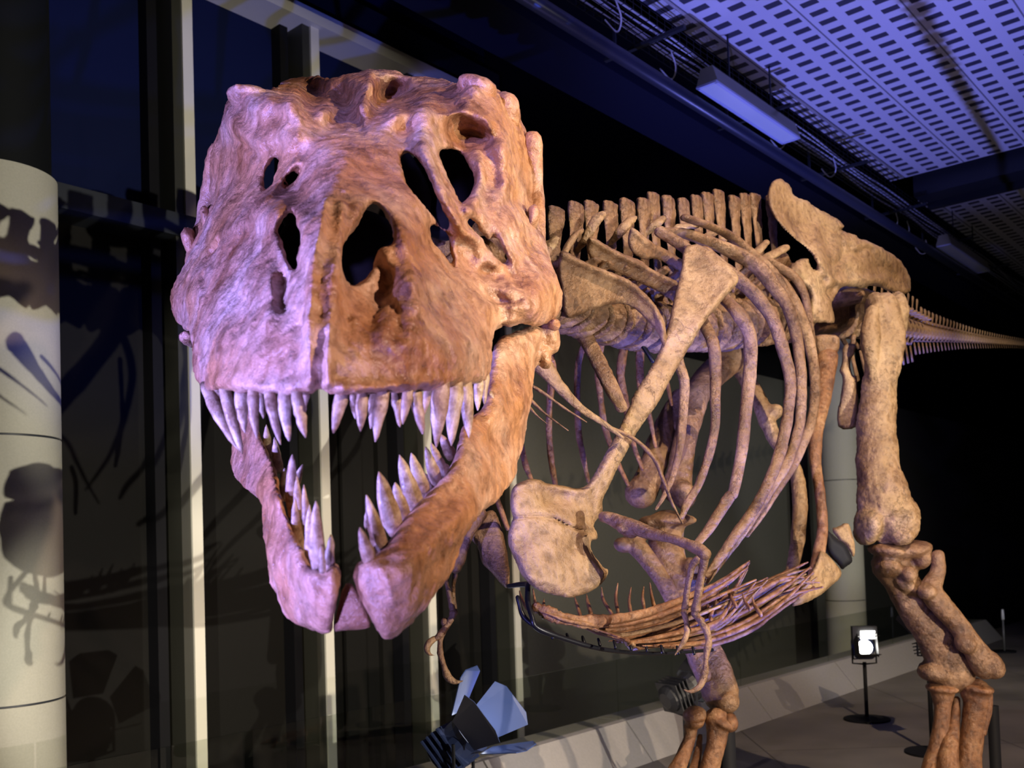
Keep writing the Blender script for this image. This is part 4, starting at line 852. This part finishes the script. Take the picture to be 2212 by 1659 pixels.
for a in ([(530,1220),(545,1270),(565,1335)], [(600,1200),(608,1250),(632,1335)], [(690,1160),(700,1230),(752,1320)], [(786,1135),(775,1220),(788,1312)], [(866,1158),(855,1240),(865,1315)], [(942,1155),(935,1220),(948,1305)], [(978,1132),(990,1210),(1005,1282)], [(1442,1150),(1455,1200),(1492,1270)], [(1530,1190),(1545,1240),(1575,1285)], [(1385,1190),(1370,1250),(1345,1320)], [(345,1228),(345,1260),(350,1300)], [(280,1170),(290,1230),(300,1300)], [(200,1180),(215,1230),(250,1290)], [(1320,1220),(1325,1280),(1345,1360)], [(1590,1215),(1600,1260),(1640,1320)]):
    q = Q4(a); tube('belly_rib', [(q[0][0], q[0][1], 3.75, 2), (q[1][0], q[1][1], 3.72, 5), (q[2][0], q[2][1], 3.65, 6)], M_REDBONE, 6, 8, .7, (0, 1, 0))
# steel armature
tube('steel_bar', [(1262,734,3.9,5),(1330,729,3.9,5),(1370,725,3.9,5),(1375,727,3.9,5),(1410,780,3.9,5)], M_STEEL, 4, 8, rough=0)
tube('steel_bar', [(1098,1266,3.3,5),(1136,1262,3.2,6),(1140,1268,3.15,6),(1140,1300,3.1,6),(1150,1335,3.05,6),(1160,1356,3.05,7),(1215,1378,3.1,6),(1300,1402,3.2,5),(1412,1412,3.4,4),(1538,1404,3.6,4)], M_STEEL, 5, 8, rough=0)
tube('steel_bar', [(1118,1290,3.1,5),(1130,1330,3.08,6),(1158,1356,3.05,6)], M_STEEL, 5, 8, rough=0)
for k in range(10):
    x = 1190 + 34 * k; y = 1372 + 34 * (1 - (1 - k / 9) ** 1.6)
    tube('steel_clip', [(x, y - 8, 3.1 + .04 * k, 3), (x + 4, y + 6, 3.08 + .04 * k, 4)], M_STEEL, 3, 6, rough=0)
# ------------------------------------------------------------------ hips, legs and tail
IL = Q5([(210,280),(215,180),(235,125),(262,100),(320,95),(370,128),(402,180),(415,225),(500,258),(570,302),(615,340),(650,350),(680,378),(740,400),(775,425),(805,460),(798,478),(772,492),(850,522),(900,535),(912,558),(1020,588),(1130,648),(1240,722),(1290,790),(1325,860),(1330,930),(1312,985),(1270,998),(1230,990),(1130,965),(1060,925),(975,935),(960,952),(800,930),(760,965),(730,1030),(712,1060),(720,1120),(735,1200),(722,1225),(620,1215),(538,1222),(540,1100),(540,1050),(520,960),(470,900),(400,840),(372,790),(430,735),(520,700),(548,780),(575,802),(597,790),(592,740),(560,680),(520,640),(470,600),(400,550),(330,480),(250,385)])
ilium = relief('hip_bone', IL, [(1670,400,4.95),(1680,450,4.95),(1740,520,5.05),(1800,560,5.15),(1780,480,5.25),(1900,540,5.45),(1960,600,5.7),(1940,630,5.6),(1850,600,5.3),(1770,640,5.0),(1780,690,4.98),(1720,580,4.85),(1730,620,4.9)], .07, 14, 4.5, mat=M_LIGHTBONE, c=25,
  feats=[(a_, b_, c_ * 1.7) for a_, b_, c_ in [(Q5([(280,420),(420,570),(540,690),(600,740)]), 9, .03), (Q5([(600,480),(590,600),(640,760),(700,900)]), 12, .03), (Q5([(700,900),(900,880),(1100,880)]), 10, .025), (Q5([(640,460),(760,520),(800,620),(790,720),(730,770)]), 5, -.02), (Q5([(850,620),(900,680),(960,640),(1010,640),(1040,720),(1060,780)]), 5, -.018), (Q5([(680,530),(680,640)]), 4, -.01), (Q5([(1160,740),(1260,880)]), 6, .012), (Q5([(330,200),(360,330),(420,440)]), 18, -.012), (Q5([(660,880),(740,920),(700,990)]), 8, -.03), (Q5([(560,920),(600,1020),(640,1100)]), 12, .02), (Q5([(380,780),(470,720),(520,760)]), 12, -.02)]],
  pits=[(1830,548,8,.04), (1856,550,8,.035), (1793,618,10,.02), (1745,640,12,.02)])
organic(part(ilium), None, 1, .016, .09, .006, .02)
H = lambda *a, **k: limb(*a, **k)
H('sacrum', [[(1800,645,5.5,22),(1840,638,5.6,20),(1876,640,5.7,14)], [(1700,600,5.2,20),(1680,560,5.1,24),(1700,640,5.3,26)], [(1700,700,5.4,34),(1800,680,5.7,40),(1880,680,6.0,34)]], [(1835,636,5.45,34,14,.08,0)], M_BONE, .012, .02)
R('pubic_peduncle', Q5([(556,1320),(640,1300),(770,1312),(780,1400),(740,1480),(700,1540),(640,1530),(590,1480),(565,1400)]), [(1785,745,5.05)], .10, 12, M_BONE, pits=[(1800,735,8,.03), (1775,770,8,.03)], feats=[(Q5([(560,1325),(770,1318)]), 5, .02)])
R('ischium', Q5([(790,1400),(850,1370),(905,1385),(890,1450),(850,1520),(862,1600),(890,1640)]) + Q6([(290,0),(298,120),(300,200),(290,245),(215,250),(205,190),(225,100),(235,30),(215,0)]) + Q5([(770,1600),(790,1500)]), [(1830,760,5.25),(1835,900,5.25),(1850,830,5.2)], .06, 10, M_LIGHTBONE)
H('pubis', [[(1785,770,5.1,26),(1775,850,5.0,22),(1762,930,4.9,17),(1762,1000,4.85,13),(1771,1067,4.8,12),(1777,1139,4.75,12),(1768,1200,4.7,14),(1762,1240,4.68,18)]], [], M_REDBONE, .009, .012)
R('pubic_boot', Q4([(1990,930),(2030,950),(2075,1000),(2120,1050),(2126,1075),(2110,1110),(2050,1160),(2000,1205),(1940,1240),(1880,1262),(1830,1275),(1815,1262),(1842,1225),(1880,1160),(1930,1090),(1965,1020)]), [(1780,1230,4.65),(1800,1240,4.7),(1720,1310,4.5)], .08, 12, M_LIGHTBONE)
R('black_joint', Q4([(2028,800),(2060,830),(2100,870),(2150,900),(2190,980),(2190,1010),(2150,1035),(2125,1058),(2100,1020),(2060,980),(2022,930)]), [(1808,1190,4.72)], .08, 8, M_BLACK)
R('ischial_foot', Q4([(2055,805),(2110,795),(2135,770),(2170,775),(2185,830),(2205,900),(2208,960),(2190,985),(2160,920),(2100,870)]), [(1830,1160,4.85)], .06, 8, M_LIGHTBONE)
H('pubis', [[(1600,800,5.5,18),(1640,866,5.4,18),(1655,905,5.35,18),(1672,945,5.3,15),(1700,985,5.25,15),(1720,1020,5.2,15),(1728,1080,5.15,16),(1726,1140,5.1,16),(1719,1190,5.05,15),(1708,1246,5.0,14)]], [(1672,890,5.35,20,18,.05,.4)], M_LIGHTBONE, .009, .02)
# near (left) leg
H('femur', [[(1884,672,5.14,16),(1880,720,5.12,19),(1884,790,5.12,15),(1890,840,5.13,10)],[(1926,668,5.16,18),(1936,730,5.15,20),(1932,800,5.14,14)],[(1912,655,5.2,28),(1908,700,5.2,38),(1905,780,5.18,37),(1898,850,5.16,37),(1893,930,5.14,40),(1897,1010,5.12,46),(1908,1070,5.1,55),(1914,1110,5.1,56),(1916,1140,5.1,44)]],
  [(1895,670,5.22,22,40,.10,.1),(1932,690,5.28,26,60,.10,-.1),(1940,1124,5.04,44,52,.10,.35),(1874,1134,5.08,26,44,.13,-.1),(1964,1112,5.08,22,40,.08,.2),(1925,1090,5.02,24,30,.06,-.5),(1948,1158,5.0,26,20,.07,0)], M_LIGHTBONE, .010, .05, size=.08)
H('tibia', [[(1920,1215,5.15,40),(1945,1250,5.15,38),(1975,1310,5.16,36),(2015,1370,5.18,38),(2045,1420,5.2,46),(2055,1455,5.2,50)]],
  [(1920,1190,5.1,44,16,.13,-.1),(1958,1188,5.12,54,20,.14,.15),(1990,1205,5.1,20,26,.08,0),(1915,1222,5.1,30,24,.10,-.6),(1955,1262,5.08,32,16,.06,-.7),(2030,1450,5.2,46,28,.12,0),(1962,1240,5.02,18,18,.05,0)], M_BONE, .010, .028, size=.08)
H('fibula', [[(2026,1200,5.05,15),(2026,1235,5.05,16),(2012,1275,5.03,24),(2035,1310,5.03,24),(2070,1350,5.05,22),(2100,1395,5.06,24),(2130,1440,5.08,30)]],
  [(2002,1278,5.0,20,18,.06,0),(2140,1435,5.08,24,34,.09,.5),(2085,1390,5.02,26,20,.05,-.9)], M_BONE, .009, .022, size=.06)
H('metatarsal', [[(2106,1492,5.15,32),(2108,1520,5.15,26),(2100,1580,5.15,25),(2092,1650,5.12,27),(2088,1730,5.08,34),(2086,1765,5.06,36)]], [(2108,1487,5.15,36,14,.10,-.1)], M_REDBONE, .008, .012)
H('metatarsal', [[(2036,1492,5.18,26),(2036,1530,5.18,18),(2030,1590,5.16,18),(2014,1659,5.12,22),(2000,1740,5.02,28),(1996,1765,5.0,30)]], [(2036,1486,5.18,34,12,.10,0)], M_REDBONE, .008, .012)
H('metatarsal', [[(2066,1510,5.2,8),(2062,1560,5.18,12),(2050,1610,5.12,20),(2046,1680,5.05,26),(2044,1765,5.0,30)]], [], M_REDBONE, .008, .012)
tube('splint_bone', [(2138,1500,5.12,7),(2134,1540,5.12,8),(2124,1584,5.12,7)], M_REDBONE, 5, 10)
for (sx, sd, ex, ed) in ((2086, 5.0, 2150, 4.62), (2044, 4.95, 2030, 4.45), (1996, 4.95, 1930, 4.55)):
    for i in range(3):
        a, b_ = i / 3, (i + 1) / 3 - .03
        A = Vector(P(sx, 1760, sd).tolist()); B = Vector(P(ex, 1760, ed).tolist())
        p0, p1 = A.lerp(B, a), A.lerp(B, b_); r0, r1 = .055 - .012 * i, .048 - .013 * i; p0.z = r0 + .005; p1.z = r1 + .005
        bm = bmesh.new(); ring_tube(bm, [p0, p0.lerp(p1, .25), p0.lerp(p1, .6), p1], [r0 * .7, r0 * .98, r0 * .75, r1 * (.95 if i < 2 else .3)], 12)
        o = bmobj('toe_bone', bm, M_REDBONE, None, True); part(o); organic(o, .008, 2, .008, .05)
# far (right) leg
H('femur', [[(1600,760,5.4,34),(1560,790,5.35,32),(1512,840,5.15,30),(1492,900,5.05,27),(1478,960,4.95,25),(1468,1020,4.9,28),(1462,1060,4.88,34)], [(1470,860,5.2,22),(1432,940,5.1,28),(1410,1010,5.0,30),(1390,1060,4.95,32)]],
  [(1476,1068,4.84,26,34,.09,.2),(1385,1066,4.95,35,34,.10,0),(1560,780,5.4,30,26,.08,0)], M_BONE, .010, .026, size=.08)
H('tibia', [[(1440,1135,4.85,40),(1438,1175,4.8,38),(1455,1240,4.72,36),(1480,1320,4.62,36),(1510,1390,4.52,38),(1540,1450,4.45,40),(1556,1500,4.4,42)]],
  [(1450,1124,4.82,56,16,.11,0),(1400,1130,4.85,24,16,.10,0),(1565,1512,4.38,32,30,.10,.2),(1490,1240,4.66,20,36,.06,0)], M_BONE, .010, .024, size=.08)
H('fibula', [[(1380,1150,4.75,24),(1370,1170,4.72,22),(1400,1210,4.66,20),(1440,1270,4.58,18),(1490,1380,4.45,18),(1520,1460,4.36,18)]], [(1345,1178,4.72,20,16,.06,-.4)], M_BONE, .008, .012)
H('ankle_bone', [], [(1500,1545,4.34,26,20,.08,.3),(1575,1560,4.32,18,22,.07,0)], M_REDBONE, .008, .012)
H('metatarsal', [[(1548,1550,4.32,26),(1550,1580,4.32,24),(1545,1615,4.3,21),(1532,1665,4.27,22),(1520,1740,4.22,28),(1515,1840,4.18,36)]], [(1560,1560,4.32,32,14,.08,-.4)], M_REDBONE, .008, .012)
H('metatarsal', [[(1492,1570,4.35,16),(1490,1595,4.34,14),(1475,1635,4.3,16),(1455,1680,4.25,20),(1430,1760,4.15,26),(1425,1840,4.1,34)]], [(1500,1555,4.34,22,20,.07,.4)], M_REDBONE, .008, .012)
H('metatarsal', [[(1512,1590,4.38,7),(1505,1640,4.35,10),(1490,1700,4.28,18),(1475,1840,4.18,32)]], [], M_REDBONE, .008, .012)
for (sx, sd, ex, ed) in ((1515, 4.14, 1560, 3.75), (1475, 4.1, 1430, 3.6), (1420, 4.1, 1320, 3.72)):
    for i in range(3):
        a, b_ = i / 3, (i + 1) / 3 - .03
        A = Vector(P(sx, 1860, sd).tolist()); B = Vector(P(ex, 1860, ed).tolist())
        p0, p1 = A.lerp(B, a), A.lerp(B, b_); r0, r1 = .055 - .012 * i, .048 - .013 * i; p0.z = r0 + .005; p1.z = r1 + .005
        bm = bmesh.new(); ring_tube(bm, [p0, p0.lerp(p1, .25), p0.lerp(p1, .6), p1], [r0 * .7, r0 * .98, r0 * .75, r1 * (.95 if i < 2 else .3)], 12)
        o = bmobj('toe_bone', bm, M_REDBONE, None, True); part(o); organic(o, .008, 2, .008, .05)
q = P(1573, 1640, 4.5); bm = bmesh.new(); ring_tube(bm, [(q[0], q[1], .0), (q[0], q[1], .02), (q[0], q[1], .021), (q[0], q[1], .78)], [.12, .12, .036, .036], 24)
part(bmobj('support_post', bm, M_BLACK, None, True))
q = P(2150, 1640, 5.35); bm = bmesh.new(); ring_tube(bm, [(q[0], q[1], .0), (q[0], q[1], .02), (q[0], q[1], .021), (q[0], q[1], .62)], [.12, .12, .03, .03], 24)
part(bmobj('support_post', bm, M_BLACK, None, True))
# tail
TL = catmull([(1820, 690, 5.75), (1900, 700, 6.15), (1950, 708, 6.6), (2000, 718, 7.2), (2060, 726, 8.0), (2130, 735, 9.2), (2212, 743, 11.0), (2290, 752, 13.2)], 30)
TW = P(TL[:, 0], TL[:, 1], TL[:, 2]); SWo, cumo = SW, cum
SW = TW; cum = np.concatenate([[0], np.cumsum(np.linalg.norm(np.diff(SW, axis=0), axis=1))])
TAILV = vert_template(.10, .14, .34, .032, -.01, .17, .55); TAILD = vert_template(.085, .15, .26, .05, .0, .05, .7)
def chevron_mesh():
    bm = bmesh.new()
    for s_ in (-1, 1): ring_tube(bm, [(0, s_ * .04, -.08), (-.02, s_ * .02, -.14), (-.03, 0, -.17)], [.016, .014, .014], 8)
    ring_tube(bm, [(-.03, 0, -.16), (-.06, 0, -.26), (-.10, 0, -.36)], [.018, .020, .024], 10, flat=.5, flatdir=(1, 0, 0))
    me = bpy.data.meshes.new('chevron_bone'); bm.to_mesh(me); bm.free(); me.polygons.foreach_set('use_smooth', [True] * len(me.polygons)); return me
CHEV = chevron_mesh()
s = .05; k = 0; tot = cum[-1]
while s < tot and k < 66:
    p, t = spine_at(s); f = .92 * math.exp(-s / 2.1) + .15
    if k < 12: place(TAILV, 'tail_vertebra', p, t, (max(f, .7) * .92, f, f * 1.12), M_LIGHTBONE, .008, .008)
    else: place(TAILD, 'tail_vertebra', p, t, (max(f * 1.1, .56), f, f * 1.15), M_LIGHTBONE, .008, .005)
    place(CHEV, 'chevron_bone', p, t, (max(f, .5), f, f * (1.0 if k < 10 else .8)), M_BONE, None, .003)
    s += .135 if k < 12 else .128; k += 1
SW, cum = SWo, cumo
